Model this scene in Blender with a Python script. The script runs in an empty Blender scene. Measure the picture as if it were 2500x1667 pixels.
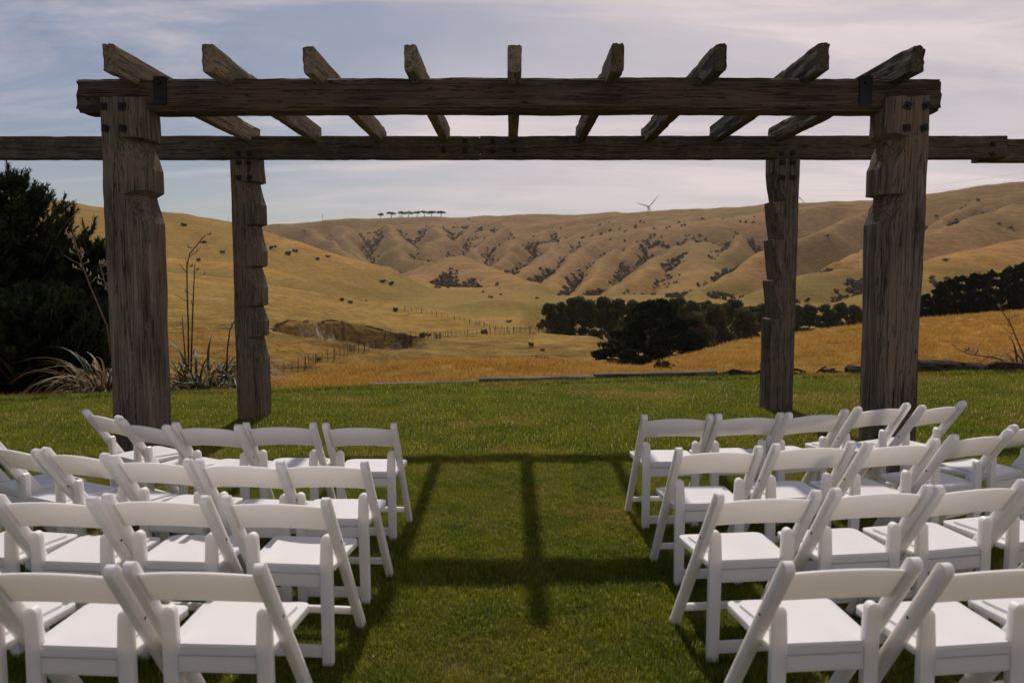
import bpy, bmesh, math, random
import numpy as np
from mathutils import Vector, Matrix, noise as mnoise

random.seed(7); rng = np.random.default_rng(11)
scene = bpy.context.scene
COL = scene.collection

# ------------------------------------------------------------------ camera
CAM_H = 1.70
FPX = 1944.0                                  # focal length in pixels of the 2500 px wide photograph (28 mm lens)
PITCH = math.atan((833.5 - 675) / FPX)
YAW = math.atan(5.7 / FPX)
cam_data = bpy.data.cameras.new('camera'); cam = bpy.data.objects.new('camera', cam_data); COL.objects.link(cam)
cam.location = (0, 0, CAM_H); cam.rotation_euler = (math.pi / 2 - PITCH, 0, YAW)
cam_data.sensor_width = 36.0; cam_data.lens = 36.0 * FPX / 2500
cam_data.clip_start = 0.05; cam_data.clip_end = 12000
cam_data.dof.use_dof = True; cam_data.dof.focus_distance = 8.0; cam_data.dof.aperture_fstop = 3.5
scene.camera = cam

# ------------------------------------------------------------------ sky and sun
SUN = Vector((-0.115, 2.30, 3.11)).normalized()
SUN_EL = math.asin(SUN.z); SUN_AZ = math.atan2(SUN.x, SUN.y)
world = bpy.data.worlds.new('World'); scene.world = world; world.use_nodes = True
wn = world.node_tree.nodes; wl = world.node_tree.links; wn.clear()
w_out = wn.new('ShaderNodeOutputWorld'); w_bg = wn.new('ShaderNodeBackground')
w_sky = wn.new('ShaderNodeTexSky'); w_sky.sky_type = 'NISHITA'; w_sky.sun_disc = False
w_sky.sun_elevation = SUN_EL; w_sky.sun_rotation = SUN_AZ
w_sky.dust_density = 0.6; w_sky.air_density = 1.0; w_sky.altitude = 200
w_bg.inputs['Strength'].default_value = 0.085
def wnode(t, **k):
    n = wn.new(t)
    for a, b in k.items(): setattr(n, a, b)
    return n
tc = wnode('ShaderNodeTexCoord'); sep = wnode('ShaderNodeSeparateXYZ'); wl.new(tc.outputs['Generated'], sep.inputs[0])
def wmath(op, a, b=None, clamp=False):
    n = wnode('ShaderNodeMath', operation=op, use_clamp=clamp)
    for i, v in enumerate((a, b)):
        if v is None: continue
        if isinstance(v, (int, float)): n.inputs[i].default_value = v
        else: wl.new(v, n.inputs[i])
    return n.outputs[0]
zz = wmath('ADD', wmath('MAXIMUM', sep.outputs['Z'], 0.0), 0.16)
comb = wnode('ShaderNodeCombineXYZ')
wl.new(wmath('DIVIDE', sep.outputs['X'], zz), comb.inputs[0]); wl.new(wmath('DIVIDE', sep.outputs['Y'], zz), comb.inputs[1])
def wnoise(scale, detail, rough, vec, sc3=(1, 1, 1), off=(0, 0, 0), dist=0.0):
    mp = wnode('ShaderNodeMapping'); mp.inputs['Scale'].default_value = sc3; mp.inputs['Location'].default_value = off
    mp.inputs['Rotation'].default_value = (0, 0, 0.35)
    wl.new(vec, mp.inputs[0])
    n = wnode('ShaderNodeTexNoise'); n.inputs['Scale'].default_value = scale; n.inputs['Detail'].default_value = detail
    n.inputs['Roughness'].default_value = rough; n.inputs['Distortion'].default_value = dist
    wl.new(mp.outputs[0], n.inputs['Vector']); return n.outputs['Fac']
def wramp(fac, a, b):
    n = wnode('ShaderNodeMapRange', interpolation_type='SMOOTHSTEP'); n.inputs['From Min'].default_value = a; n.inputs['From Max'].default_value = b
    wl.new(fac, n.inputs['Value']); return n.outputs[0]
veil = wramp(wmath('ADD', wmath('MULTIPLY', sep.outputs['X'], 1.0), wmath('MULTIPLY', wnoise(0.45, 4, 0.55, comb.outputs[0], (1, 1, 1), (3.1, 1.7, 0)), 1.0)), 0.03, 0.56)
wisp = wramp(wnoise(1.1, 8, 0.62, comb.outputs[0], (0.55, 1.9, 1), (0.4, 2.2, 0), 0.6), 0.44, 0.72)
thin = wramp(sep.outputs['Z'], 0.72, 0.30)          # the veil is thinner overhead, where one looks through less of it
cl = wmath('MULTIPLY', wmath('ADD', wmath('MULTIPLY', veil, 0.74), wmath('MULTIPLY', wisp, 0.55), True), wmath('ADD', wmath('MULTIPLY', thin, 0.88), 0.12))
shade = wnoise(1.3, 6, 0.6, comb.outputs[0], (0.5, 1.2, 1), (5, 0, 0), 0.3)
ccol = wnode('ShaderNodeMix', data_type='RGBA')
ccol.inputs['A'].default_value = (7.8, 7.0, 7.2, 1); ccol.inputs['B'].default_value = (10.0, 8.6, 8.5, 1)
wl.new(wramp(shade, 0.3, 0.7), ccol.inputs['Factor'])
tint = wnode('ShaderNodeMix', data_type='RGBA', blend_type='MULTIPLY'); tint.inputs['Factor'].default_value = 1.0
wl.new(w_sky.outputs[0], tint.inputs['A']); tint.inputs['B'].default_value = (0.73, 0.67, 0.67, 1)
cmix = wnode('ShaderNodeMix', data_type='RGBA')
wl.new(cl, cmix.inputs['Factor']); wl.new(tint.outputs['Result'], cmix.inputs['A']); wl.new(ccol.outputs['Result'], cmix.inputs['B'])
wl.new(cmix.outputs['Result'], w_bg.inputs['Color']); wl.new(w_bg.outputs[0], w_out.inputs[0])

sun_d = bpy.data.lights.new('sun', 'SUN'); sun = bpy.data.objects.new('sun', sun_d); COL.objects.link(sun)
sun_d.energy = 3.1; sun_d.angle = math.radians(0.9); sun_d.color = (1.0, 0.93, 0.84)
sun.rotation_euler = SUN.to_track_quat('Z', 'Y').to_euler(); sun.location = (0, 20, 40)

vs = scene.view_settings; vs.view_transform = 'Standard'; vs.look = 'None'; vs.gamma = 1.0; vs.exposure = -0.05
vs.use_curve_mapping = False
scene.cycles.max_bounces = 8; scene.cycles.transparent_max_bounces = 8; scene.cycles.volume_bounces = 0

# ------------------------------------------------------------------ pixel -> place helpers (photo seen at 2352 px wide)
S = 2500 / 2352
_cp, _sp, _cy, _sy = math.cos(PITCH), math.sin(PITCH), math.cos(YAW), math.sin(YAW)
_F = np.array([-_sy * _cp, _cy * _cp, -_sp]); _R = np.array([_cy, _sy, 0.0]); _U = np.cross(_R, _F)
_O = np.array([0, 0, CAM_H])
def ray(x, y): return _F + _R * ((x * S - 1250) / FPX) - _U * ((y * S - 833.5) / FPX)
def on_z(x, y, z):
    d = ray(x, y); return _O + d * ((z - CAM_H) / d[2])
def at(x, y, D):
    d = ray(x, y); return _O + d * (D / d[1])

# ------------------------------------------------------------------ object helpers
def tag(o, label=None, cat=None, group=None, kind=None):
    if label: o['label'] = label
    if cat: o['category'] = cat
    if group: o['group'] = group
    if kind: o['kind'] = kind
    return o
def empty(name, loc=(0, 0, 0), rz=0.0):
    o = bpy.data.objects.new(name, None); COL.objects.link(o); o.location = loc; o.rotation_euler = (0, 0, rz)
    o.empty_display_size = 0.1; return o
def link(name, me, parent=None, loc=None, rot=None, scale=None):
    o = bpy.data.objects.new(name, me); COL.objects.link(o)
    if parent: o.parent = parent
    if loc is not None: o.location = loc
    if rot is not None: o.rotation_euler = rot
    if scale is not None: o.scale = (scale,) * 3 if isinstance(scale, (int, float)) else scale
    return o
def mesh_np(name, V, Fq, mat=None, smooth=False):
    """V (n,3), Fq (m,k) index array with k = 3 or 4"""
    V = np.asarray(V, dtype=np.float32); Fq = np.asarray(Fq, dtype=np.int32)
    me = bpy.data.meshes.new(name); n, k = Fq.shape
    me.vertices.add(len(V)); me.vertices.foreach_set('co', V.ravel())
    me.loops.add(n * k); me.loops.foreach_set('vertex_index', Fq.ravel())
    me.polygons.add(n); me.polygons.foreach_set('loop_start', np.arange(0, n * k, k, dtype=np.int32))
    me.polygons.foreach_set('loop_total', np.full(n, k, dtype=np.int32))
    me.polygons.foreach_set('use_smooth', np.full(n, smooth))
    me.update(calc_edges=True); me.validate()
    if mat: me.materials.append(mat)
    return me
def mesh_py(name, V, F, mat=None, smooth=False):
    me = bpy.data.meshes.new(name); me.from_pydata([tuple(v) for v in V], [], F); me.update()
    if smooth: me.polygons.foreach_set('use_smooth', [True] * len(me.polygons))
    if mat: me.materials.append(mat)
    return me
def bm_mesh(name, bm, mat=None, smooth=False):
    bmesh.ops.recalc_face_normals(bm, faces=bm.faces[:])
    me = bpy.data.meshes.new(name); bm.to_mesh(me); bm.free()
    if smooth: me.polygons.foreach_set('use_smooth', [True] * len(me.polygons))
    if mat: me.materials.append(mat)
    return me
def tube_arrays(pts, radii, seg=6, cap=True):
    pts = [Vector(p) for p in pts]; V = []; F = []; up = Vector((0.13, 0.97, 0.21))
    for i, p in enumerate(pts):
        t = (pts[min(i + 1, len(pts) - 1)] - pts[max(i - 1, 0)]).normalized()
        a = t.cross(up);
        if a.length < 1e-4: a = t.cross(Vector((1, 0, 0)))
        a.normalize(); b = t.cross(a)
        for k in range(seg):
            th = 2 * math.pi * k / seg; V.append(p + (a * math.cos(th) + b * math.sin(th)) * radii[i])
    for i in range(len(pts) - 1):
        for k in range(seg):
            k2 = (k + 1) % seg; F.append((i * seg + k, i * seg + k2, (i + 1) * seg + k2, (i + 1) * seg + k))
    if cap: F.append(tuple(range(seg - 1, -1, -1))); F.append(tuple((len(pts) - 1) * seg + k for k in range(seg)))
    return V, F
class MB:
    def __init__(s): s.V = []; s.F = []
    def add(s, V, F):
        o = len(s.V); s.V += [Vector(v) for v in V]; s.F += [tuple(i + o for i in f) for f in F]; return s
    def tube(s, pts, radii, seg=6):
        if isinstance(radii, (int, float)): radii = [radii] * len(pts)
        return s.add(*tube_arrays(pts, radii, seg))
    def box(s, lo, hi, M=None):
        V = [Vector((x, y, z)) for z in (lo[2], hi[2]) for y in (lo[1], hi[1]) for x in (lo[0], hi[0])]
        if M is not None: V = [M @ v for v in V]
        return s.add(V, [(0, 2, 3, 1), (4, 5, 7, 6), (0, 1, 5, 4), (2, 6, 7, 3), (0, 4, 6, 2), (1, 3, 7, 5)])
    def mesh(s, name, mat, smooth=False): return mesh_py(name, s.V, s.F, mat, smooth)

# ------------------------------------------------------------------ materials
def new_mat(name):
    m = bpy.data.materials.new(name); m.use_nodes = True; nt = m.node_tree; nt.nodes.clear()
    out = nt.nodes.new('ShaderNodeOutputMaterial'); return m, nt, out
class NT:
    def __init__(s, nt): s.nt = nt; s.n = nt.nodes; s.l = nt.links
    def node(s, t, **k):
        n = s.n.new(t)
        for a, b in k.items(): setattr(n, a, b)
        return n
    def put(s, v, sock):
        if isinstance(v, bpy.types.NodeSocket): s.l.new(v, sock)
        elif isinstance(v, tuple) and len(v) == 3 and sock.type == 'RGBA': sock.default_value = (*v, 1)
        else: sock.default_value = v
    def mapping(s, vec, scale=(1, 1, 1), loc=(0, 0, 0), rot=(0, 0, 0)):
        n = s.node('ShaderNodeMapping'); n.inputs['Scale'].default_value = scale; n.inputs['Location'].default_value = loc
        n.inputs['Rotation'].default_value = rot; s.l.new(vec, n.inputs[0]); return n.outputs[0]
    def noise(s, vec, scale, detail=4, rough=0.55, dist=0.0):
        n = s.node('ShaderNodeTexNoise'); n.inputs['Scale'].default_value = scale; n.inputs['Detail'].default_value = detail
        n.inputs['Roughness'].default_value = rough; n.inputs['Distortion'].default_value = dist
        s.l.new(vec, n.inputs['Vector']); return n.outputs['Fac']
    def ramp(s, fac, a, b, lo=0.0, hi=1.0):
        n = s.node('ShaderNodeMapRange', interpolation_type='SMOOTHSTEP')
        for k, v in (('From Min', a), ('From Max', b), ('To Min', lo), ('To Max', hi)): n.inputs[k].default_value = v
        s.put(fac, n.inputs['Value']); return n.outputs[0]
    def math(s, op, a, b=0.0, clamp=False):
        n = s.node('ShaderNodeMath', operation=op, use_clamp=clamp); s.put(a, n.inputs[0]); s.put(b, n.inputs[1]); return n.outputs[0]
    def mix(s, f, a, b, blend='MIX'):
        n = s.node('ShaderNodeMix', data_type='RGBA', blend_type=blend)
        s.put(f, n.inputs['Factor']); s.put(a, n.inputs['A']); s.put(b, n.inputs['B']); return n.outputs['Result']
    def bump(s, h, strength, dist, normal=None):
        n = s.node('ShaderNodeBump'); n.inputs['Strength'].default_value = strength; n.inputs['Distance'].default_value = dist
        s.l.new(h, n.inputs['Height'])
        if normal is not None: s.l.new(normal, n.inputs['Normal'])
        return n.outputs[0]
    def attr(s, name):
        n = s.node('ShaderNodeAttribute', attribute_name=name); return n.outputs['Fac']
    def bsdf(s, out, color, rough=0.8, normal=None, spec=0.3):
        b = s.node('ShaderNodeBsdfPrincipled'); s.put(color, b.inputs['Base Color']); s.put(rough, b.inputs['Roughness'])
        b.inputs['Specular IOR Level'].default_value = spec
        if normal is not None: s.l.new(normal, b.inputs['Normal'])
        s.l.new(b.outputs[0], out.inputs['Surface']); return b
    def objco(s): return s.node('ShaderNodeTexCoord').outputs['Object']
    def pos(s): return s.node('ShaderNodeNewGeometry').outputs['Position']

def simple_mat(name, color, rough=0.7, var=0.25, scale=6.0, spec=0.3, metallic=0.0, bump=0.0):
    m, nt, out = new_mat(name); t = NT(nt); co = t.objco()
    n = t.noise(co, scale, 5); c2 = tuple(c * (1 - var) for c in color); c1 = tuple(min(1, c * (1 + var)) for c in color)
    nm = t.bump(n, bump, 0.01) if bump else None
    b = t.bsdf(out, t.mix(t.ramp(n, 0.3, 0.7), c2, c1), rough, nm, spec); b.inputs['Metallic'].default_value = metallic
    return m

def wood_mat(name, axis, dark=(0.030, 0.023, 0.018), light=(0.135, 0.105, 0.080), lichen=0.0, moss=0.0):
    """weathered hardwood: grain runs along the given object axis"""
    m, nt, out = new_mat(name); t = NT(nt); co = t.objco()
    oi = t.node('ShaderNodeObjectInfo').outputs['Random']
    vm = t.node('ShaderNodeVectorMath', operation='ADD'); t.l.new(co, vm.inputs[0])
    cmb = t.node('ShaderNodeCombineXYZ')
    for i in range(3): t.l.new(t.math('MULTIPLY', oi, 37.0 + 11 * i), cmb.inputs[i])
    t.l.new(cmb.outputs[0], vm.inputs[1]); co2 = vm.outputs[0]
    def sc(a, b): return tuple(a if i == axis else b for i in range(3))
    fine = t.noise(t.mapping(co2, sc(3.0, 95.0)), 1.0, 6, 0.65, 0.4)
    mid = t.noise(t.mapping(co2, sc(1.1, 22.0)), 1.0, 5, 0.6, 0.7)
    big = t.noise(co2, 1.6, 4, 0.6)
    crack = t.noise(t.mapping(co2, sc(0.8, 30.0)), 1.0, 3, 0.5, 1.2)
    ck = t.ramp(t.math('ABSOLUTE', t.math('SUBTRACT', crack, 0.5)), 0.0, 0.022)
    spots = t.ramp(t.noise(t.mapping(co2, sc(6, 26)), 1.0, 2, 0.5), 0.70, 0.78)
    g = t.math('ADD', t.math('MULTIPLY', fine, 0.55), t.math('ADD', t.math('MULTIPLY', mid, 0.35), t.math('MULTIPLY', big, 0.35)))
    c = t.mix(t.ramp(g, 0.42, 0.86), dark, light)
    c = t.mix(t.ramp(big, 0.45, 0.75), c, tuple((a + b) * 0.5 * k for a, b, k in zip(dark, light, (1.15, 1.0, 0.85))))
    if lichen:
        lf = t.math('MULTIPLY', t.ramp(t.noise(co2, 9.0, 8, 0.7), 0.5, 0.62), lichen)
        c = t.mix(lf, c, (0.17, 0.16, 0.085))
    if moss:
        nrm = t.node('ShaderNodeSeparateXYZ'); t.l.new(t.node('ShaderNodeNewGeometry').outputs['Normal'], nrm.inputs[0])
        mf = t.math('MULTIPLY', t.ramp(t.noise(co2, 5.0, 7, 0.7), 0.42, 0.6), t.ramp(nrm.outputs['Z'], -0.3, 0.7, moss * 0.35, moss))
        c = t.mix(mf, c, (0.055, 0.065, 0.018))
    c = t.mix(t.math('MULTIPLY', t.math('SUBTRACT', 1.0, ck), 0.8), c, (0.008, 0.006, 0.005))
    c = t.mix(t.math('MULTIPLY', spots, 0.55), c, (0.010, 0.008, 0.007))
    h = t.math('ADD', t.math('MULTIPLY', fine, 0.5), t.math('ADD', t.math('MULTIPLY', mid, 0.6), t.math('MULTIPLY', ck, 0.6)))
    t.bsdf(out, c, 0.9, t.bump(h, 0.85, 0.012), 0.15)
    return m

M = {}
M['wood_z'] = wood_mat('post_wood', 2, (0.052, 0.042, 0.033), (0.27, 0.222, 0.172))
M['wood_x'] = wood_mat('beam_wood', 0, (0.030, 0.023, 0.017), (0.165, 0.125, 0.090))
M['wood_x2'] = wood_mat('rear_beam_wood', 0, (0.060, 0.046, 0.033), (0.150, 0.118, 0.084), lichen=0.4)
M['wood_y'] = wood_mat('rafter_wood', 1, (0.085, 0.067, 0.044), (0.44, 0.355, 0.245), lichen=0.6, moss=0.35)
M['wood_y2'] = wood_mat('rafter_wood_dark', 1, (0.042, 0.033, 0.024), (0.20, 0.16, 0.115), lichen=0.25, moss=0.6)
M['sleeper'] = wood_mat('sleeper_wood', 0, (0.045, 0.038, 0.031), (0.30, 0.265, 0.23))
M['log'] = wood_mat('log_wood', 0, (0.012, 0.009, 0.007), (0.11, 0.085, 0.065))
M['fence_wood'] = simple_mat('fence_wood', (0.13, 0.10, 0.072), 0.9, 0.4)
M['steel'] = simple_mat('black_steel', (0.012, 0.011, 0.011), 0.55, 0.4, 20, 0.4, 0.4)
M['wire'] = simple_mat('fence_wire', (0.12, 0.11, 0.10), 0.6, 0.1)
M['cable'] = simple_mat('cable', (0.28, 0.27, 0.28), 0.7, 0.1)
M['turbine'] = simple_mat('turbine_white', (0.42, 0.41, 0.42), 0.5, 0.05)
M['mast'] = simple_mat('mast_grey', (0.16, 0.15, 0.15), 0.7, 0.1)
M['wool'] = simple_mat('wool', (0.62, 0.56, 0.48), 0.95, 0.15)
M['soil'] = simple_mat('soil', (0.05, 0.035, 0.022), 0.95, 0.4, 3)
M['stone'] = simple_mat('gravel_stone', (0.30, 0.27, 0.25), 0.85, 0.35, 30)

def chair_mat(name, col, rough, bumpy, sss=0.0):
    m, nt, out = new_mat(name); t = NT(nt); co = t.objco()
    oi = t.node('ShaderNodeObjectInfo').outputs['Random']
    n = t.noise(co, 14.0, 6, 0.6); d = t.ramp(t.noise(co, 3.2, 5, 0.65), 0.52, 0.75)
    c = t.mix(t.math('MULTIPLY', n, 0.35), col, tuple(a * b for a, b in zip(col, (0.90, 0.89, 0.87))))
    c = t.mix(t.math('MULTIPLY', d, 0.22), c, (0.60, 0.57, 0.51))
    c = t.mix(t.math('MULTIPLY', oi, 0.18), c, tuple(a * b for a, b in zip(col, (0.9, 0.885, 0.86))))
    fine = t.noise(co, 260.0, 3, 0.6)
    b = t.bsdf(out, c, t.ramp(n, 0.2, 0.8, rough - 0.06, rough + 0.1), t.bump(fine, bumpy, 0.0012), 0.42)
    b.inputs['Subsurface Weight'].default_value = sss; b.inputs['Subsurface Radius'].default_value = (1.0, 0.9, 0.78); b.inputs['Subsurface Scale'].default_value = 0.05
    return m
M['resin'] = chair_mat('white_resin', (0.82, 0.79, 0.775), 0.42, 0.22, 0.6)
M['vinyl'] = chair_mat('white_vinyl', (0.84, 0.81, 0.805), 0.36, 0.12)

def leaf_mat(name, c1, c2, trans=0.35, scale=0.6, rough=0.6, c3=None, c3amt=0.0, dark=0.5, spec=0.12, straw=None):
    m, nt, out = new_mat(name); t = NT(nt); p = t.pos()
    n = t.noise(p, scale, 5, 0.6)
    c = t.mix(t.ramp(n, 0.33, 0.67), c1, c2)
    ri = t.node('ShaderNodeNewGeometry').outputs['Random Per Island']
    c = t.mix(t.math('MULTIPLY', ri, dark), c, tuple(0.3 * a for a in c1))
    if c3: c = t.mix(t.math('MULTIPLY', t.ramp(t.noise(p, scale * 0.23, 4, 0.6), 0.5, 0.66), c3amt), c, c3)
    if straw: c = t.mix(t.ramp(ri, 0.90, 0.93), c, straw)
    b = t.node('ShaderNodeBsdfPrincipled'); t.put(c, b.inputs['Base Color']); b.inputs['Roughness'].default_value = rough
    b.inputs['Specular IOR Level'].default_value = spec
    tr = t.node('ShaderNodeBsdfTranslucent'); t.put(c, tr.inputs['Color'])
    mx = t.node('ShaderNodeMixShader'); mx.inputs[0].default_value = trans
    t.l.new(b.outputs[0], mx.inputs[1]); t.l.new(tr.outputs[0], mx.inputs[2]); t.l.new(mx.outputs[0], out.inputs['Surface'])
    return m
M['bark'] = simple_mat('bark', (0.075, 0.06, 0.048), 0.95, 0.4, 2)
M['gum_bark'] = simple_mat('gum_bark', (0.20, 0.17, 0.14), 0.9, 0.4, 2)
M['gum_leaf'] = leaf_mat('gum_leaf', (0.050, 0.062, 0.015), (0.105, 0.105, 0.028), 0.3, 0.25)
M['gum_leaf2'] = leaf_mat('gum_leaf_olive', (0.080, 0.076, 0.018), (0.14, 0.11, 0.03), 0.3, 0.25)
M['cypress'] = leaf_mat('cypress_leaf', (0.013, 0.018, 0.007), (0.028, 0.034, 0.011), 0.10, 0.3, 0.95, None, 0.0, 0.5, 0.02)
M['pine'] = leaf_mat('pine_needle', (0.020, 0.030, 0.014), (0.050, 0.062, 0.024), 0.15, 1.5, 0.95, None, 0.0, 0.5, 0.02)
M['pine_far'] = leaf_mat('pine_needle_far', (0.012, 0.018, 0.010), (0.024, 0.030, 0.014), 0.10, 0.3, 0.95, None, 0.0, 0.5, 0.02)
M['scrub'] = leaf_mat('scrub_leaf', (0.075, 0.068, 0.034), (0.135, 0.105, 0.055), 0.2, 0.02)
M['shrub'] = leaf_mat('shrub_leaf', (0.040, 0.048, 0.014), (0.085, 0.080, 0.026), 0.25, 0.8)
M['flax_g'] = leaf_mat('flax_green', (0.050, 0.060, 0.024), (0.105, 0.105, 0.045), 0.2, 2.0, 0.45)
M['flax_t'] = leaf_mat('flax_tan', (0.26, 0.19, 0.10), (0.40, 0.31, 0.19), 0.2, 2.0, 0.6)
M['flax_o'] = leaf_mat('flax_orange', (0.34, 0.10, 0.018), (0.42, 0.18, 0.035), 0.3, 2.0, 0.5)
M['stalk'] = simple_mat('dead_stalk', (0.16, 0.11, 0.075), 0.9, 0.3)
M['stalk_dark'] = simple_mat('dead_stalk_dark', (0.05, 0.03, 0.022), 0.9, 0.3)
M['pod'] = simple_mat('seed_pod', (0.36, 0.26, 0.19), 0.9, 0.3)
M['blade'] = leaf_mat('lawn_blade', (0.215, 0.285, 0.020), (0.41, 0.41, 0.040), 0.62, 2.3, 0.75, (0.44, 0.29, 0.07), 0.7, 0.85, 0.12, (0.50, 0.42, 0.20))
M['dry'] = leaf_mat('dry_grass', (0.55, 0.30, 0.060), (0.66, 0.41, 0.105), 0.45, 0.22, 0.8, (0.38, 0.26, 0.055), 0.6, 0.25)

# ------------------------------------------------------------------ terrain
_LAT = np.random.default_rng(5).random((256, 256)).astype(np.float64)
def vnoise(x, y):
    xi = np.floor(x).astype(int); yi = np.floor(y).astype(int); fx = x - xi; fy = y - yi
    fx = fx * fx * fx * (fx * (fx * 6 - 15) + 10); fy = fy * fy * fy * (fy * (fy * 6 - 15) + 10)
    a = _LAT[xi & 255, yi & 255]; b = _LAT[(xi + 1) & 255, yi & 255]; c = _LAT[xi & 255, (yi + 1) & 255]; d = _LAT[(xi + 1) & 255, (yi + 1) & 255]
    return (a + (b - a) * fx) * (1 - fy) + (c + (d - c) * fx) * fy - 0.5
def fbm(x, y, wl, octv=4, gain=0.5):
    r = np.zeros_like(x); a = 1.0; fq = 1.0 / wl
    for i in range(octv): r += a * vnoise(x * fq + 17.3 * i, y * fq + 9.1 * i); a *= gain; fq *= 2.03
    return r
def sstep(x, a, b):
    t = np.clip((x - a) / (b - a), 0, 1); return t * t * (3 - 2 * t)
def lawn_z(x, y): return (np.asarray(x) + 3.0) * (0.004 + 0.0013 * np.clip(y, 0, 14))
def lawn_edge(x): return 11.95 + 0.055 * np.asarray(x) - 0.004 * np.asarray(x) ** 2

def crest(pts, D0=None, D1=None, sub=3):
    """ridge line through photo points; each (x, y[, distance])"""
    n = len(pts); P = []
    for i, p in enumerate(pts):
        D = p[2] if len(p) > 2 else D0 + (D1 - D0) * i / (n - 1)
        P.append(at(p[0], p[1], D))
    P = np.array(P); out = []
    for i in range(n - 1):
        p0, p1, p2, p3 = P[max(i - 1, 0)], P[i], P[i + 1], P[min(i + 2, n - 1)]
        for k in range(sub):
            t = k / sub
            out.append(0.5 * ((2 * p1) + (-p0 + p2) * t + (2 * p0 - 5 * p1 + 4 * p2 - p3) * t * t + (-p0 + 3 * p1 - 3 * p2 + p3) * t ** 3))
    out.append(P[-1]); return np.array(out)
RIDGES = []      # (points, slope towards the lawn, crest roundness, softness, slope on the far side)
def ridge(pts, s, w, k, D0=None, D1=None, sub=2, sf=None): RIDGES.append((crest(pts, D0, D1, sub), s, w, k, s if sf is None else sf))
# far main ridge with the skyline
ridge([(250, 512, 1350), (400, 510, 1450), (610, 517, 1500), (740, 511, 1550), (860, 503, 1580), (1000, 501, 1600), (1150, 497, 1600), (1300, 493, 1550),
       (1480, 488, 1500), (1600, 479, 1450), (1750, 477, 1400), (1820, 467, 1350), (2000, 463, 1250), (2110, 454, 1150), (2187, 447, 1100), (2228, 438, 1080),
       (2278, 430, 1060), (2322, 423, 1040), (2352, 421, 1020), (2600, 400, 950), (2950, 385, 850)], 0.62, 45, 6, sf=0.12)
FS, FW, FK = 1.1, 8, 1.6
ridge([(650, 518), (683, 520), (737, 538), (766, 556), (800, 590), (850, 622)], FS, FW, FK, 1480, 800)
ridge([(780, 517), (795, 545), (824, 578), (860, 607), (890, 632)], FS, FW, FK, 1480, 850)
ridge([(888, 514), (910, 545), (924, 571), (953, 592), (982, 607)], FS, FW, FK, 1480, 950)
ridge([(985, 512), (1010, 540), (1000, 575)], FS, FW, FK, 1480, 1120)
ridge([(1075, 512), (1036, 560), (1029, 589), (960, 610), (910, 632)], FS, FW, FK, 1480, 850)
ridge([(1029, 592), (1068, 607), (1126, 628), (1184, 650), (1216, 682)], 0.5, 25, FK, 930, 620)
ridge([(1029, 592), (978, 628), (953, 660)], 0.5, 20, FK, 930, 680)
ridge([(1150, 512), (1140, 535), (1126, 560), (1104, 600), (1086, 614)], FS, FW, FK, 1450, 950)
ridge([(1302, 509), (1273, 527), (1237, 545), (1197, 552), (1158, 578), (1115, 610)], FS, FW, FK, 1450, 930)
ridge([(1280, 560), (1240, 585), (1191, 614), (1173, 640)], FS, FW, FK, 1150, 760)
ridge([(1453, 493), (1381, 520), (1316, 545), (1273, 578), (1230, 603), (1183, 630)], FS, FW, FK, 1450, 790)
ridge([(1525, 509), (1417, 531), (1359, 556), (1309, 585), (1287, 610), (1266, 640), (1233, 685)], FS, FW + 3, FK, 1400, 640)
ridge([(1405, 575), (1377, 595), (1365, 620), (1340, 650), (1310, 695)], FS, FW, FK, 1000, 600)
ridge([(1640, 495), (1560, 520), (1500, 545), (1450, 565), (1420, 590)], FS, FW, FK, 1400, 960)
ridge([(1691, 513), (1633, 527), (1579, 556), (1525, 578), (1489, 603), (1453, 632), (1403, 682)], FS, FW + 3, FK, 1300, 600)
ridge([(1600, 560), (1605, 590), (1600, 625), (1560, 690)], 0.5, 22, FK, 1000, 620)
ridge([(1760, 500), (1715, 530), (1690, 560), (1650, 600)], FS, FW, FK, 1250, 850)
ridge([(2080, 462), (1988, 481), (1898, 517), (1816, 557), (1748, 592), (1669, 635), (1597, 692)], FS, FW + 4, FK, 1150, 550)
ridge([(2010, 560), (1950, 590), (1900, 600)], FS, FW, FK, 760, 640)
ridge([(2352, 467), (2231, 501), (2103, 541), (1981, 593), (1898, 622), (1812, 650), (1715, 705)], 0.6, FW + 4, FK, 900, 480)
ridge([(2240, 470), (2180, 490), (2140, 515)], FS, FW, FK, 980, 820)
ridge([(2500, 540), (2352, 552), (2302, 559), (2238, 574), (2170, 611), (2110, 645), (2040, 668), (1930, 692)], 0.55, 18, FK, 650, 420)
ridge([(2600, 590), (2420, 600), (2330, 625), (2240, 660)], 0.5, 18, FK, 500, 400)
# hill beside the valley and its spurs
ridge([(-300, 400, 420), (-100, 425, 450), (100, 456, 480), (245, 478, 510), (370, 483, 540), (450, 493, 560), (540, 522, 590), (620, 546, 600),
       (700, 580, 600), (800, 620, 590), (900, 655, 570), (985, 670, 540)], 0.30, 28, 3, sf=0.5)
ridge([(370, 508, 470), (470, 532, 480), (540, 552, 485), (622, 569, 485), (733, 617, 475), (821, 649, 460), (884, 666, 445)], 0.33, 16, 2.5, sf=0.6)
ridge([(120, 545, 330), (245, 565, 345), (380, 592, 355), (540, 606, 365), (622, 622, 365), (700, 650, 355), (773, 682, 335)], 0.30, 16, 2.5, sf=0.55)
ridge([(1060, 706, 315), (1150, 690, 330), (1240, 703, 330)], 0.32, 16, 2, sf=.35)
# golden slope with the eroded bank, above the fence
ridge([(-300, 545, 170), (0, 578, 185), (200, 604, 198), (385, 628, 212), (540, 648, 222), (700, 680, 228), (900, 706, 222), (1000, 726, 208), (1100, 746, 195), (1170, 763, 182)], 0.185, 22, 3, sf=0.4)
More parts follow.
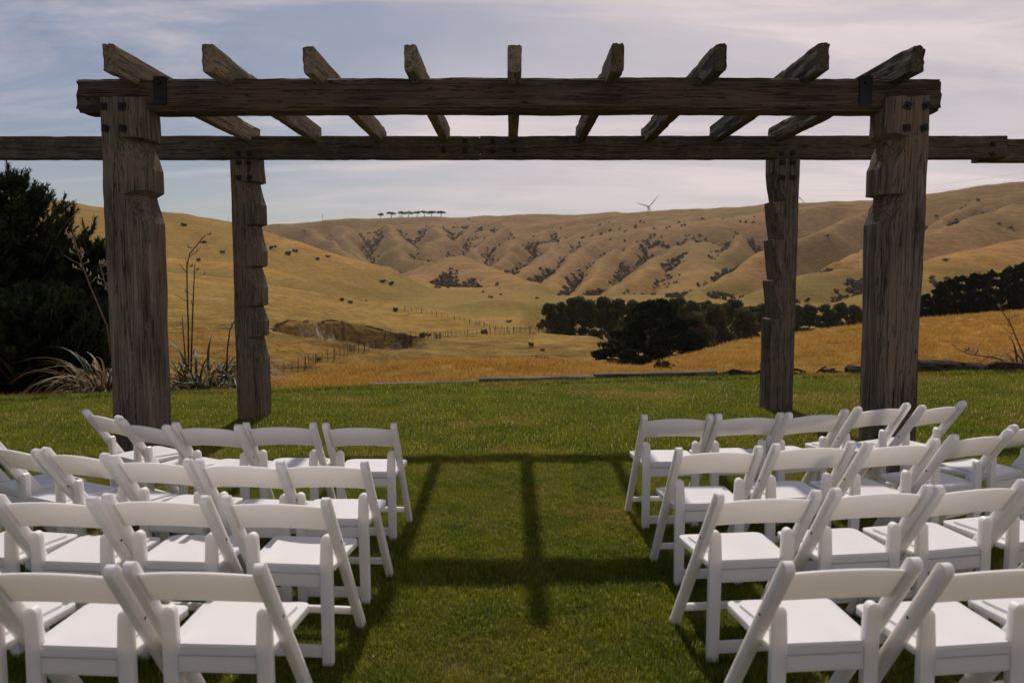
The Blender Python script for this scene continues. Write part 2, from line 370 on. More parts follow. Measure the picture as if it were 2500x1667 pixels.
# near hump below the lawn and the slope towards the plantation
ridge([(560, 898, 40), (700, 882, 46), (900, 848, 52), (1170, 831, 54), (1300, 838, 52), (1400, 851, 48), (1520, 862, 42)], 0.15, 7, 1.5, sf=0.4)
ridge([(1480, 872, 66), (1540, 852, 75), (1650, 816, 80), (1800, 779, 85), (1980, 753, 88), (2100, 739, 90), (2352, 718, 95), (2700, 690, 100), (3200, 660, 105)], 0.075, 9, 1.5, sf=0.5)

_bank = [at(a, b, d)[:2] for a, b, d in ((610, 793, 128), (640, 786, 133), (690, 772, 142), (730, 757, 152), (790, 750, 158), (860, 757, 160), (925, 764, 162), (975, 778, 163))]
def seg_dist(x, y, P):
    best = np.full(x.shape, 1e9); side = np.zeros(x.shape); par = np.zeros(x.shape); n = len(P) - 1
    for i in range(n):
        ax, ay = P[i][:2]; bx, by = P[i + 1][:2]; ux, uy = bx - ax, by - ay; L2 = ux * ux + uy * uy
        t = np.clip(((x - ax) * ux + (y - ay) * uy) / L2, 0, 1); dx = x - ax - t * ux; dy = y - ay - t * uy
        d = np.sqrt(dx * dx + dy * dy); m = d < best
        best = np.where(m, d, best); side = np.where(m, np.sign(ux * dy - uy * dx), side); par = np.where(m, (i + t) / n, par)
    return best, side, par
def terrain_z(x, y, extra=False):
    x = np.asarray(x, dtype=np.float64); y = np.asarray(y, dtype=np.float64); r = np.sqrt(x * x + y * y)
    far = sstep(r, 300, 700); mid = sstep(r, 60, 200)
    wx = x + fbm(x, y, 130, 3) * 26 * far + fbm(x + 300, y, 34, 3) * 3.5 * mid
    wy = y + fbm(x + 900, y - 400, 130, 3) * 26 * far + fbm(x, y + 700, 34, 3) * 3.5 * mid
    xv = x / np.maximum(y, 5.0) * 250
    ang = x / np.maximum(y, 5.0)
    low = np.maximum(sstep(x + fbm(x, y, 30, 2) * 5, 15, 33) * sstep(y, 62, 96), sstep(y, 180, 222) * sstep(ang, 0.005, 0.06))
    z = -11.6 - 8.8 * low * (1 - 0.55 * sstep(y, 300, 450)) + 1.6 * sstep(r, 350, 520) * (1 - sstep(xv, 40, 120))
    z = z - 3.0 * sstep(xv, 60, 160) * sstep(r, 300, 500)
    for P, s, w, k, sf in RIDGES:
        h = np.full(x.shape, -1e3)
        for i in range(len(P) - 1):
            a = P[i]; b = P[i + 1]; ux, uy = b[0] - a[0], b[1] - a[1]; L2 = ux * ux + uy * uy
            t = np.clip(((wx - a[0]) * ux + (wy - a[1]) * uy) / L2, 0, 1)
            dx = wx - a[0] - t * ux; dy = wy - a[1] - t * uy
            dd = np.sqrt(dx * dx + dy * dy + w * w)
            se = s if sf == s else s + (sf - s) * sstep((dx * a[0] + dy * a[1]) / math.hypot(a[0], a[1]) / dd, -0.92, -0.25)
            h = np.maximum(h, a[2] + (b[2] - a[2]) * t - se * (dd - w))
        q = np.maximum(k - np.abs(z - h), 0) / k; z = np.maximum(z, h) + q * q * k * 0.25
    # ground falling away from the lawn
    e = np.maximum(y - lawn_edge(x), 0)
    sl = 0.125 + 0.085 * (1 - sstep(x / np.maximum(y, 1), -0.45, -0.05))
    pl = lawn_z(x, 12.0) - 0.10 - sl * (np.sqrt(e * e + 9) - 3) - 0.02 * e
    z = np.where(r < 120, np.maximum(z, pl), z)
    # eroded bank cut in the golden slope, rills below it
    d, side, par = seg_dist(x, y, _bank)
    wob = fbm(x, y, 9, 3) * 3.0; dd = d * side + wob
    env = sstep(par, 0.0, 0.08) * (1 - sstep(par, 0.86, 1.0)) * (1 - sstep(d, 16, 30))
    cut = np.where(dd > 0, 0, sstep(-dd, 0.0, 1.2) * (1 - sstep(-dd, 5, 26))) * env
    z = z - 3.2 * cut
    rough = env * sstep(-dd, 0.5, 3) * (1 - sstep(-dd, 14, 26))
    z = z + rough * fbm(x, y, 3.4, 3) * 1.6
    # small relief
    z = z + far * fbm(x, y, 55, 4) * 3.2 + mid * (1 - far) * fbm(x, y, 26, 4) * 0.9 + sstep(r, 16, 40) * (1 - mid) * fbm(x, y, 7, 3) * 0.28
    terr = sstep(y, 75, 95) * (1 - sstep(y, 165, 190)) * sstep(x, -60, -35) * (1 - sstep(x, 14, 26))
    z = z + terr * (np.abs(fbm(x, y * 2.2, 24, 3)) * -3.0)
    if not extra: return z
    clay = env * sstep(-dd, 0.15, 0.9) * (1 - sstep(-dd, 2.6, 4.0)) * (1 - 0.8 * sstep(par, 0.42, 0.6))
    green = np.maximum(0.8 * sstep(fbm(x, y, 210, 3), 0.08, 0.32), sstep(-z + fbm(x, y, 60, 3) * 9, -14.0, 4.0) * sstep(r, 222, 270) * (1 - sstep(r, 600, 760)))
    rough = np.maximum(rough, 0.55 * terr * sstep(fbm(x, y * 1.8, 16, 3), -0.12, 0.22))
    return z, clay, green, rough

def build_fan(name, th0, th1, nth, r0, r1, nr, mat):
    th = np.linspace(th0, th1, nth); r = np.exp(np.linspace(math.log(r0), math.log(r1), nr))
    T, Rr = np.meshgrid(th, r); x = (np.sin(T) * Rr).ravel(); y = (np.cos(T) * Rr).ravel()
    z, clay, green, rough = terrain_z(x, y, True)
    # under the lawn the ground dives out of the way
    z = np.where(y < lawn_edge(x) - 0.05, np.minimum(z, lawn_z(x, y) - 0.35), z)
    V = np.stack([x, y, z], 1)
    i = np.arange(nr - 1)[:, None] * nth + np.arange(nth - 1)[None, :]
    Fq = np.stack([i, i + 1, i + nth + 1, i + nth], -1).reshape(-1, 4)[:, ::-1]
    me = mesh_np(name, V, Fq, mat, True)
    for nm, a in (('clay', clay), ('green', green), ('rough', rough)):
        at_ = me.attributes.new(nm, 'FLOAT', 'POINT'); at_.data.foreach_set('value', a.astype(np.float32))
    return me

def hill_mat():
    m, nt, out = new_mat('hill_grass'); t = NT(nt); p = t.pos()
    dist = t.node('ShaderNodeVectorMath', operation='LENGTH'); t.l.new(p, dist.inputs[0]); d = dist.outputs['Value']
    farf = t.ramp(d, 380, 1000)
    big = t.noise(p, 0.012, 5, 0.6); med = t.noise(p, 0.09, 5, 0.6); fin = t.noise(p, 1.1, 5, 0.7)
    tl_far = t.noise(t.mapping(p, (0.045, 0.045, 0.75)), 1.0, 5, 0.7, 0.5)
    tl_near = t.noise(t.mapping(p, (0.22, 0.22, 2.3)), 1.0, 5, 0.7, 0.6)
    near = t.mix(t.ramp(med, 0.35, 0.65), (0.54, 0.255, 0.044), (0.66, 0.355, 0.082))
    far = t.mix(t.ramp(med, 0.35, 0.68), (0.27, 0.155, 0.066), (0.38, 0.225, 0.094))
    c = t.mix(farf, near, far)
    c = t.mix(t.math('MULTIPLY', t.ramp(big, 0.46, 0.64), 0.55), c, (0.27, 0.165, 0.040))
    c = t.mix(t.math('MULTIPLY', t.attr('green'), 0.72), c, (0.200, 0.172, 0.036))
    tl = t.mix(farf, tl_near, tl_far)
    c = t.mix(t.ramp(tl, 0.40, 0.58, 0.50, 0.0), c, (0.15, 0.082, 0.028))
    c = t.mix(t.ramp(fin, 0.34, 0.62, 0.38, 0.0), c, (0.17, 0.095, 0.022))
    c = t.mix(t.math('MULTIPLY', t.attr('rough'), t.ramp(t.noise(p, 0.5, 5, 0.7), 0.42, 0.66, 0.9, 0.15)), c, (0.11, 0.060, 0.020))
    cl = t.math('MULTIPLY', t.attr('clay'), t.ramp(t.noise(p, 0.22, 5, 0.7), 0.43, 0.56))
    c = t.mix(cl, c, t.mix(t.ramp(fin, 0.3, 0.7), (0.15, 0.095, 0.05), (0.47, 0.38, 0.26)))
    n1 = t.bump(tl_far, 0.6, 3.2); 
    bn = t.node('ShaderNodeBump'); bn.inputs['Distance'].default_value = 0.7
    t.put(t.ramp(d, 30, 130, 0.3, 1.0), bn.inputs['Strength']); t.l.new(tl_near, bn.inputs['Height']); t.l.new(n1, bn.inputs['Normal'])
    n3 = t.bump(fin, 0.5, 0.35, bn.outputs[0])
    t.bsdf(out, c, 0.95, n3, 0.08)
    return m
M['hill'] = hill_mat()
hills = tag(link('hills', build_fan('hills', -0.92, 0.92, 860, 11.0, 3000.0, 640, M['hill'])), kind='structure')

# the raw scarp of the eroded bank: a ragged wall of soil and pale clay under the turf edge
def bank_mat():
    m, nt, out = new_mat('bank_clay'); t = NT(nt); p = t.pos()
    n = t.noise(p, 0.35, 6, 0.7); f_ = t.noise(t.mapping(p, (1.4, 1.4, 0.5)), 1.0, 6, 0.7)
    c = t.mix(t.ramp(f_, 0.35, 0.65), (0.075, 0.045, 0.022), (0.24, 0.15, 0.075))
    c = t.mix(t.ramp(t.noise(p, 0.11, 4, 0.6), 0.50, 0.60), c, t.mix(t.ramp(f_, 0.3, 0.65), (0.26, 0.19, 0.12), (0.62, 0.52, 0.38)))
    t.bsdf(out, c, 0.95, t.bump(f_, 1.0, 0.6), 0.05); return m
nb, nr_ = 190, 9; bl = np.array(_bank); seg = np.linspace(0, len(bl) - 1.001, nb); i0 = seg.astype(int); fr = (seg - i0)[:, None]
bp = bl[i0] * (1 - fr) + bl[i0 + 1] * fr; rad_ = bp / np.linalg.norm(bp, axis=1)[:, None]
wv = fbm(bp[:, 0], bp[:, 1], 7.0, 4) * 3.4; bp = bp + rad_ * wv[:, None]
tp = bp + rad_ * 0.9; bt = bp - rad_ * 2.6; zt_ = np.maximum(terrain_z(*(bp + rad_ * 2.2).T), terrain_z(*tp.T)); zb_ = terrain_z(*bt.T) - 0.5
V = []
for r_i in range(nr_):
    t_ = r_i / (nr_ - 1); q = tp * (1 - t_ ** 1.7) + bt * t_ ** 1.7; z_ = zt_ * (1 - t_) + zb_ * t_ + 0.10
    jit = fbm(bp[:, 0] * 1.0 + 40 * t_, bp[:, 1] + 13 * t_, 2.2, 3) * (1.3 if 0 < r_i < nr_ - 1 else 0.3); q = q + rad_ * jit[:, None]
    V.append(np.stack([q[:, 0], q[:, 1], z_ + fbm(bp[:, 0], bp[:, 1] + 5 * t_, 1.6, 2) * 0.25], 1))
V = np.concatenate(V); i = np.arange(nr_ - 1)[:, None] * nb + np.arange(nb - 1)[None, :]
tag(link('eroded_bank', mesh_np('eroded_bank', V, np.stack([i, i + nb, i + nb + 1, i + 1], -1).reshape(-1, 4), bank_mat())), kind='structure')

# ------------------------------------------------------------------ lawn
def lawn_mat():
    m, nt, out = new_mat('lawn_soil'); t = NT(nt); p = t.pos()
    c = t.mix(t.ramp(t.noise(p, 2.0, 5, 0.6), 0.35, 0.65), (0.07, 0.07, 0.012), (0.13, 0.105, 0.024))
    c = t.mix(t.ramp(t.noise(p, 60.0, 4, 0.7), 0.4, 0.6, 0.6, 0.0), c, (0.020, 0.018, 0.008))
    t.bsdf(out, c, 0.95, t.bump(t.noise(p, 90.0, 4), 0.6, 0.02), 0.1); return m
nx, ny = 90, 60
gx = np.linspace(-30, 30, nx); yy = np.linspace(0, 1, ny); V = []
for v in yy:
    for x in gx:
        e = float(lawn_edge(x)); y = -30 + (e + 30) * v; V.append((x, y, float(lawn_z(x, y))))
for x in gx:
    e = float(lawn_edge(x)); V.append((x, e + 0.05, float(lawn_z(x, e)) - 0.5))
i = np.arange(ny)[:, None] * nx + np.arange(nx - 1)[None, :]
lawn = tag(link('lawn', mesh_np('lawn', V, np.stack([i, i + 1, i + nx + 1, i + nx], -1).reshape(-1, 4), lawn_mat(), True)), kind='structure')

def scatter(name, P, rot, scl, src, label, kind='stuff'):
    """one object: points that carry copies of a small tuft mesh (geometry nodes)"""
    me = bpy.data.meshes.new(name); me.vertices.add(len(P)); me.vertices.foreach_set('co', np.asarray(P, np.float32).ravel())
    a = me.attributes.new('rot', 'FLOAT_VECTOR', 'POINT'); a.data.foreach_set('vector', np.asarray(rot, np.float32).ravel())
    a = me.attributes.new('scl', 'FLOAT_VECTOR', 'POINT'); a.data.foreach_set('vector', np.asarray(scl, np.float32).ravel())
    me.materials.append(src.materials[0])
    o = tag(link(name, me), label, None, None, kind)
    ng = bpy.data.node_groups.new(name, 'GeometryNodeTree')
    ng.interface.new_socket('Geometry', in_out='INPUT', socket_type='NodeSocketGeometry')
    ng.interface.new_socket('Geometry', in_out='OUTPUT', socket_type='NodeSocketGeometry')
    gi = ng.nodes.new('NodeGroupInput'); go = ng.nodes.new('NodeGroupOutput')
    ip = ng.nodes.new('GeometryNodeInstanceOnPoints'); oi = ng.nodes.new('GeometryNodeObjectInfo')
    so = bpy.data.objects.new(name + '_tuft', src); oi.inputs[0].default_value = so
    def na(n):
        k = ng.nodes.new('GeometryNodeInputNamedAttribute'); k.data_type = 'FLOAT_VECTOR'; k.inputs[0].default_value = n; return k
    r_, s_ = na('rot'), na('scl')
    ng.links.new(gi.outputs[0], ip.inputs['Points']); ng.links.new(oi.outputs['Geometry'], ip.inputs['Instance'])
    ng.links.new(r_.outputs[0], ip.inputs['Rotation']); ng.links.new(s_.outputs[0], ip.inputs['Scale'])
    ng.links.new(ip.outputs[0], go.inputs[0])
    md = o.modifiers.new('scatter', 'NODES'); md.node_group = ng
    return o
def tuft_mesh(name, n, rad, h0, h1, w, lean, mat, seed):
    r_ = random.Random(seed); V = []; F = []
    for i in range(n):
        a = r_.uniform(0, 6.283); q = rad * math.sqrt(r_.random()); bx, by = q * math.cos(a), q * math.sin(a)
        h = r_.uniform(h0, h1); d = r_.uniform(0, 6.283); l = r_.uniform(0.15, 1.0) * lean * h; ww = w * r_.uniform(0.7, 1.3)
        px, py = -math.sin(d) * ww / 2, math.cos(d) * ww / 2; o = len(V)
        mx, my = bx + math.cos(d) * l * 0.35, by + math.sin(d) * l * 0.35; tx, ty = bx + math.cos(d) * l, by + math.sin(d) * l
        V += [(bx - px, by - py, -0.01), (bx + px, by + py, -0.01), (mx + px * .8, my + py * .8, h * 0.6), (mx - px * .8, my - py * .8, h * 0.6), (tx, ty, h)]
        F += [(o, o + 1, o + 2, o + 3), (o + 3, o + 2, o + 4)]
    return mesh_py(name, V, F, mat)
def lawn_points(n, y0, y1):
    P = []
    while sum(len(p) for p in P) < n:
        y = y0 + (y1 - y0) * np.sqrt(rng.random(n)); x = (rng.random(n) * 2 - 1) * (0.70 * y + 1.6)
        k = y < lawn_edge(x) - 0.03; P.append(np.stack([x[k], y[k], lawn_z(x[k], y[k])], 1))
    return np.concatenate(P)[:n]
for nm, n, y0, y1, rad, h0, h1, w, blades, sd in (('lawn_grass', 52000, 1.6, 7.4, 0.055, 0.018, 0.042, 0.0032, 44, 1), ('lawn_grass', 42000, 6.0, 12.4, 0.085, 0.018, 0.045, 0.0055, 44, 2)):
    P = lawn_points(n, y0, y1)
    if sd == 2: P = P[(P[:, 1] > 7.0 + rng.random(len(P)) * 0.5)]
    else: P = P[(P[:, 1] < 7.0 + rng.random(len(P)) * 0.4)]
    hgt = 0.75 + 0.5 * (fbm(P[:, 0], P[:, 1], 0.8, 3) + 0.5); sc = np.stack([0.8 + 0.5 * rng.random(len(P))] * 2 + [hgt * (0.75 + 0.5 * rng.random(len(P)))], 1)
    rot = np.stack([rng.normal(0, .08, len(P)), rng.normal(0, .08, len(P)), rng.random(len(P)) * 6.283], 1)
    scatter(nm, P, rot, sc, tuft_mesh('tuft', blades, rad, h0, h1, w, 1.1, M['blade'], sd), 'short mown green lawn grass with dry brown patches')
# rougher, longer grass creeping over the kerb line
xx = rng.uniform(-9, 9, 2600); ee = lawn_edge(xx) - np.abs(rng.normal(0, 0.09, len(xx))) - 0.02
P = np.stack([xx, ee, lawn_z(xx, ee)], 1); n = len(P)
scatter('edge_grass', P, np.stack([np.zeros(n), np.zeros(n), rng.random(n) * 6.283], 1), np.stack([0.7 + 0.6 * rng.random(n)] * 3, 1),
        tuft_mesh('edge_tuft', 26, 0.07, 0.04, 0.10, 0.006, 1.0, M['blade'], 5), 'longer green grass along the edge of the lawn')
# long dry grass on the near slopes
n = 70000
y_ = np.exp(rng.uniform(math.log(13), math.log(120), n)); x_ = (rng.random(n) * 2 - 1) * (0.72 * y_ + 3)
k = y_ > lawn_edge(x_) + 0.25; x_, y_ = x_[k], y_[k]; n = len(x_)
sc = (0.35 + 0.65 * sstep(y_, 14, 60)) * (0.6 + 0.8 * rng.random(n))
P = np.stack([x_, y_, terrain_z(x_, y_)], 1)
scatter('dry_grass', P, np.stack([rng.normal(0, .1, n), rng.normal(0, .1, n), rng.random(n) * 6.283], 1), np.stack([sc * 1.3, sc * 1.3, sc * (0.6 + 0.6 * rng.random(n))], 1),
        tuft_mesh('dry_tuft', 26, 0.30, 0.12, 0.34, 0.022, 0.8, M['dry'], 6), 'long golden dry grass on the slopes below the lawn')

# ------------------------------------------------------------------ pergola
def loft(sections, cap=True):
    """sections: list of equal-length rings of 3D points"""
    n = len(sections[0]); V = [p for s in sections for p in s]; F = []
    for i in range(len(sections) - 1):
        for k in range(n):
            k2 = (k + 1) % n; F.append((i * n + k, i * n + k2, (i + 1) * n + k2, (i + 1) * n + k))
    if cap: F.append(tuple(range(n - 1, -1, -1))); F.append(tuple((len(sections) - 1) * n + k for k in range(n)))
    return V, F
def resample(poly, per):
    """poly: corner list; per: points per edge"""
    out = []
    for i, p in enumerate(poly):
        q = poly[(i + 1) % len(poly)]
        for k in range(per): t = k / per; out.append((p[0] + (q[0] - p[0]) * t, p[1] + (q[1] - p[1]) * t))
    return out
def chamfer_rect(u0, u1, v0, v1, c): return [(u0 + c, v0), (u1 - c, v0), (u1, v0 + c), (u1, v1 - c), (u1 - c, v1), (u0 + c, v1), (u0, v1 - c), (u0, v0 + c)]
def timber(name, axis, L0, L1, u0, u1, v0, v1, mat, seed, amp=0.007, edge=0.012, wear=0.03, crown=0.0, ragged=0.02, step=0.035, per=6):
    """a rough-sawn weathered balk along an axis (0 = x, 1 = y) with split, uneven faces and gnawed edges"""
    n = max(8, int((L1 - L0) / step)); secs = []; ring0 = resample(chamfer_rect(u0, u1, v0, v1, edge), per)
    cu, cv = (u0 + u1) / 2, (v0 + v1) / 2; N = len(ring0)
    endj = [[random.Random(seed * 91 + e * 7 + k).uniform(-1, 1) * ragged for k in range(N)] for e in (0, 1)]
    for i in range(n + 1):
        t = i / n; l = L0 + (L1 - L0) * t; sec = []
        sag = crown * (1 - (2 * t - 1) ** 2)
        for k, (u, v) in enumerate(ring0):
            g = mnoise.noise((l * 0.9 + seed * 3.7, u * 17, v * 17)) * amp
            g += mnoise.noise((l * 3.5 + seed * 1.3, u * 42, v * 42)) * amp * 0.75
            g += mnoise.noise((l * 14 + seed, u * 60, v * 60)) * amp * 0.35
            crn = min(abs(u - u0), abs(u - u1)) < 0.02 and min(abs(v - v0), abs(v - v1)) < 0.02
            if crn:
                b = mnoise.noise((l * 2.1 + seed * 5.1, u * 3, v * 3)) + 0.5 * mnoise.noise((l * 9 + seed * 2.1, u * 3, v * 3))
                g -= wear * max(0.0, b - 0.12)
            du, dv = u - cu, v - cv; q = math.hypot(du, dv) or 1
            uu, vv = u + du / q * g, v + dv / q * g
            ll = l + (endj[0][k] if i == 0 else endj[1][k] if i == n else 0)
            sec.append((ll, uu, vv + sag) if axis == 0 else (uu, ll, vv + sag))
        if axis == 1: sec = sec[::-1]
        secs.append(sec)
    V, F = loft(secs); return mesh_py(name, V, F, mat)
def post_mesh(name, sgn, half, y0, y1, rows, mat, seed, zbot=-0.25, split=None):
    """upright balk; rows = (z, inner extent, inner front chamfer, inner rear extent) from the top down, sgn = +1 if the inner side is +x"""
    rows = sorted(rows, key=lambda r: r[0]); levels = []
    for (a, b) in zip(rows[:-1], rows[1:]):
        dz = b[0] - a[0]; n = max(1, int(dz / 0.045))
        for k in range(n): levels.append(tuple(p + (q - p) * k / n for p, q in zip(a, b)))
    levels.append(rows[-1]); secs = []
    for li, (z, xi, ch, xr) in enumerate(levels):
        ym = y0 + ch * 1.15
        poly = [(-half, y0 + 0.012), (-half + 0.012, y0), (xi - ch, y0), (xi, ym), (xr, max(ym + 0.02, (y0 + y1) / 2)), (xr, y1 - 0.012), (xr - 0.012, y1), (-half, y1)]
        sec = []
        for k, (x, y) in enumerate(resample(poly, 5)):
            g = mnoise.noise((x * 17, y * 17, z * 0.8 + seed * 3.1)) * 0.010 + mnoise.noise((x * 48, y * 48, z * 2.6 + seed)) * 0.007 + mnoise.noise((x * 60, y * 60, z * 12 + seed)) * 0.0025
            g -= 0.02 * max(0.0, mnoise.noise((x * 34, y * 34, z * 0.55 + seed * 7)) - 0.28) * 4 * 0.5
            if split and split[0] < z < split[1] and k in (12, 13): g -= 0.055 * min(1.0, (z - split[0]) / 0.12, (split[1] - z) / 0.25)
            cx, cyy = 0.0, (y0 + y1) / 2; dx, dy = x - cx, y - cyy; q = math.hypot(dx, dy)
            zz = z + (random.Random(seed * 13 + k).uniform(-0.012, 0.004) if li == len(levels) - 1 else 0)
            sec.append((sgn * (x + dx / q * g), y + dy / q * g, zz))
        secs.append(sec if sgn > 0 else sec[::-1])
    V, F = loft(secs); return mesh_py(name, V, F, mat)
def bolt_mesh(name, s=0.027):
    mb = MB(); mb.box((-s, -0.006, -s), (s, 0.004, s)); mb.tube([(0, -0.006, 0), (0, -0.022, 0)], 0.012, 6)
    return mb.mesh(name, M['steel'])
BOLT = bolt_mesh('bolt'); 
PX, YF, YR = 3.11, 6.40, 9.28
pergola = tag(empty('pergola', (0, 7.9, 0)), 'heavy weathered timber pergola of notched posts, beams and nine rafters on the lawn', 'pergola')
def pc(name, me, loc=(0, 0, 0), parent=None, rot=None):
    o = link(name, me, parent or pergola, None, rot); o.location = Vector(loc) - (Vector((0, 7.9, 0)) if parent is None else Vector((0, 0, 0))); return o
H = 0.165
def rows_front(seed):
    r = random.Random(seed); j = lambda a: a + r.uniform(-0.02, 0.02)
    b = 0.165
    return [(3.115, b, 0.05, b), (3.02, b, 0.05, b + 0.002), (j(2.815), b + 0.002, 0.055, b + 0.005), (2.800, b - 0.060, 0.115, b - 0.055), (j(2.55), b + 0.012, 0.075, b + 0.012),
            (j(2.375), b + 0.014, 0.075, b + 0.012), (2.352, b - 0.055, 0.115, b - 0.05), (j(2.14), b + 0.012, 0.075, b + 0.012), (1.4, b + 0.005, 0.07, b + 0.008), (0.6, b, 0.045, b), (-0.25, b, 0.045, b)]
def rows_rear_left():
    b = 0.15; R_ = [(3.085, b, 0.05, b), (2.80, b + 0.008, 0.05, b + 0.01)]
    for z0, z1, z2 in ((2.785, 2.53, 2.31), (2.29, 2.0, 1.825), (1.805, 1.57, 1.365), (1.345, 1.17, 1.0), (0.985, 0.72, -0.25)):
        R_ += [(z0, b - 0.062, 0.10, b - 0.055), (z1, b + 0.012, 0.06, b + 0.012), (z2, b + 0.010, 0.06, b + 0.01)]
    return R_
def rows_rear_right():
    b = 0.15; R_ = [(3.085, b, 0.04, b), (2.90, b + 0.005, 0.04, b)]
    for z0, z1 in ((2.56, 2.14), (2.12, 1.67), (1.65, 1.22), (1.20, -0.25)):
        R_ += [(z0 + 0.012, b - 0.060, 0.08, b - 0.055), (z0, b + 0.020, 0.03, b + 0.005)]
        if z1 < 0: R_ += [(z1, b, 0.03, b)]
    return R_
post_fl = pc('post', post_mesh('post', 1, H, 0, 0.35, rows_front(1), M['wood_z'], 3, split=(1.26, 1.98)), (-PX, YF, 0)); post_fl['label'] = 'pale grey notched corner post beside the flax'
post_fr = pc('post', post_mesh('post', -1, H, 0, 0.35, rows_front(2), M['wood_z'], 5), (PX, YF, 0.0))
post_rl = pc('post', post_mesh('post', 1, 0.15, 0, 0.33, rows_rear_left(), M['wood_z'], 8), (-PX - 0.01, YR, 0)); post_rl['label'] = 'post with five sawtooth notches down its inner edge'
post_rr = pc('post', post_mesh('post', -1, 0.15, 0, 0.33, rows_rear_right(), M['wood_z'], 11), (PX + 0.02, YR, 0.0)); post_rr['label'] = 'post with stepped ledges down its inner edge'
beam_f = pc('front_beam', timber('front_beam', 0, -3.50, 3.40, 0.11, 0.37, 3.02, 3.275, M['wood_x'], 2, 0.010, 0.022, 0.05, 0.012), (0, YF, 0))
jx = at(1102, 340, YR)[0]
beam_r1 = pc('rear_beam', timber('rear_beam', 0, -6.6, jx - 0.004, 0.0, 0.16, 3.045, 3.30, M['wood_x2'], 4, 0.004, 0.010, 0.02, 0, 0.004), (0, YR - 0.03, 0))
beam_r2 = pc('rear_beam', timber('rear_beam', 0, jx + 0.004, 5.62, 0.0, 0.16, 3.045, 3.30, M['wood_x2'], 6, 0.004, 0.010, 0.02, 0, 0.004), (0, YR - 0.03, 0))
beam_r3 = pc('rear_beam', timber('rear_beam', 0, 5.40, 8.4, 0.165, 0.32, 3.03, 3.29, M['wood_x2'], 7, 0.004, 0.010, 0.02, 0, 0.004), (0, YR - 0.03, 0))
rear_tail = [0.30, 0.18, 0.24, 0.26, 0.22, 0.2, 0.26, 0.18, 0.24]
for i, xd in enumerate((261, 487, 712, 944, 1181.5, 1416, 1648, 1884, 2103)):
    x = at(xd, 140, 6.2)[0]; w = 0.05 + random.uniform(-0.004, 0.004); z0 = 3.235 + random.uniform(-0.006, 0.006)
    lean = random.uniform(-0.03, 0.03)
    me = timber('rafter', 1, -0.24 + random.uniform(-0.03, 0.03), YR - YF + rear_tail[i], -w, w, 0.0, 0.208 + random.uniform(-0.008, 0.008), M['wood_y'] if i < 5 else M['wood_y2'], 20 + i, 0.006, 0.012, 0.04, 0, 0.014, 0.04)
    pc('rafter', me, (x, YF, z0), rot=(0, lean * 0.4, lean * 0.25))
def bolts(parent, pts):
    for (x, y, z) in pts:
        o = link('bolt', BOLT, parent, (x, y, z), (0, random.uniform(-0.4, 0.4), 0))
for p, s in ((post_fl, 1), (post_fr, -1)):
    bolts(p, [(s * -0.125, -0.010, 3.035), (s * 0.02, -0.010, 3.035), (s * -0.118, -0.010, 2.865), (s * 0.02, -0.010, 2.865)])
for b, xs in ((beam_r1, (-PX - 0.05, -PX + 0.08)), (beam_r2, (PX - 0.06, PX + 0.07))): bolts(b, [(x, -0.008, 3.10) for x in xs])
for p, s in ((post_rl, 1), (post_rr, -1)):
    bolts(p, [(-0.05, -0.012, 3.0), (0.07, -0.012, 3.0), (-0.05, -0.012, 2.83), (0.07, -0.012, 2.83)])
for xd, yd, b in ((1019, 346, beam_r1), (1068, 325, beam_r1), (1068, 347, beam_r1), (1131, 325, beam_r2), (1131, 347, beam_r2), (1181, 346, beam_r2)):
    q = at(xd, yd, YR - 0.03); o = link('bolt', BOLT, b, (q[0], -0.009, q[2]), (0, random.choice((0.1, 0.78, 0.05)), 0))
bolts(beam_r2, [(5.46, -0.008, 3.20), (5.46, -0.008, 3.09)])
for b, x in ((beam_f, -2.83), (beam_f, 2.80)):
    mb = MB(); mb.box((x - 0.05, 0.088, 3.07), (x + 0.05, 0.096, 3.29)); mb.box((x - 0.05, 0.0965, 3.281), (x + 0.05, 0.36, 3.289))
    mb.tube([(x, 0.088, 3.24), (x, 0.07, 3.24)], 0.014, 6); link('strap', mb.mesh('strap', M['steel']), b)

# ------------------------------------------------------------------ chairs
def prism_bm(pts, ext0, ext1, plane, bev=0.004, seg=2):
    """extrude a 2D outline: plane 'yz' along x, 'xz' along y, 'xy' along z; then round the edges"""
    bm = bmesh.new()
    def P(a, b, e): return (e, a, b) if plane == 'yz' else (a, e, b) if plane == 'xz' else (a, b, e)
    v0 = [bm.verts.new(P(a, b, ext0)) for a, b in pts]; v1 = [bm.verts.new(P(a, b, ext1)) for a, b in pts]
    n = len(pts); bm.faces.new(v0); bm.faces.new(v1[::-1])
    for k in range(n): bm.faces.new((v0[k], v1[k], v1[(k + 1) % n], v0[(k + 1) % n]))
    if bev:
        es = [e for e in bm.edges if len(e.link_faces) == 2 and e.calc_face_angle(0) > 0.9]
        bmesh.ops.bevel(bm, geom=es, offset=bev, segments=seg, profile=0.5, affect='EDGES', clamp_overlap=True)
    return bm
def arc(cx, cy, r, a0, a1, n): return [(cx + r * math.cos(a0 + (a1 - a0) * k / n), cy + r * math.sin(a0 + (a1 - a0) * k / n)) for k in range(n + 1)]
def shade_auto(me, ang=0.7):
    me.polygons.foreach_set('use_smooth', [True] * len(me.polygons))
    try: me.set_sharp_from_angle(angle=ang)
    except Exception: pass
    return me
TOP = (-0.26, 0.758); FOOT = (0.265, 0.0)
def leg_y(z): return FOOT[0] + (TOP[0] - FOOT[0]) * z / TOP[1]
CH = {}
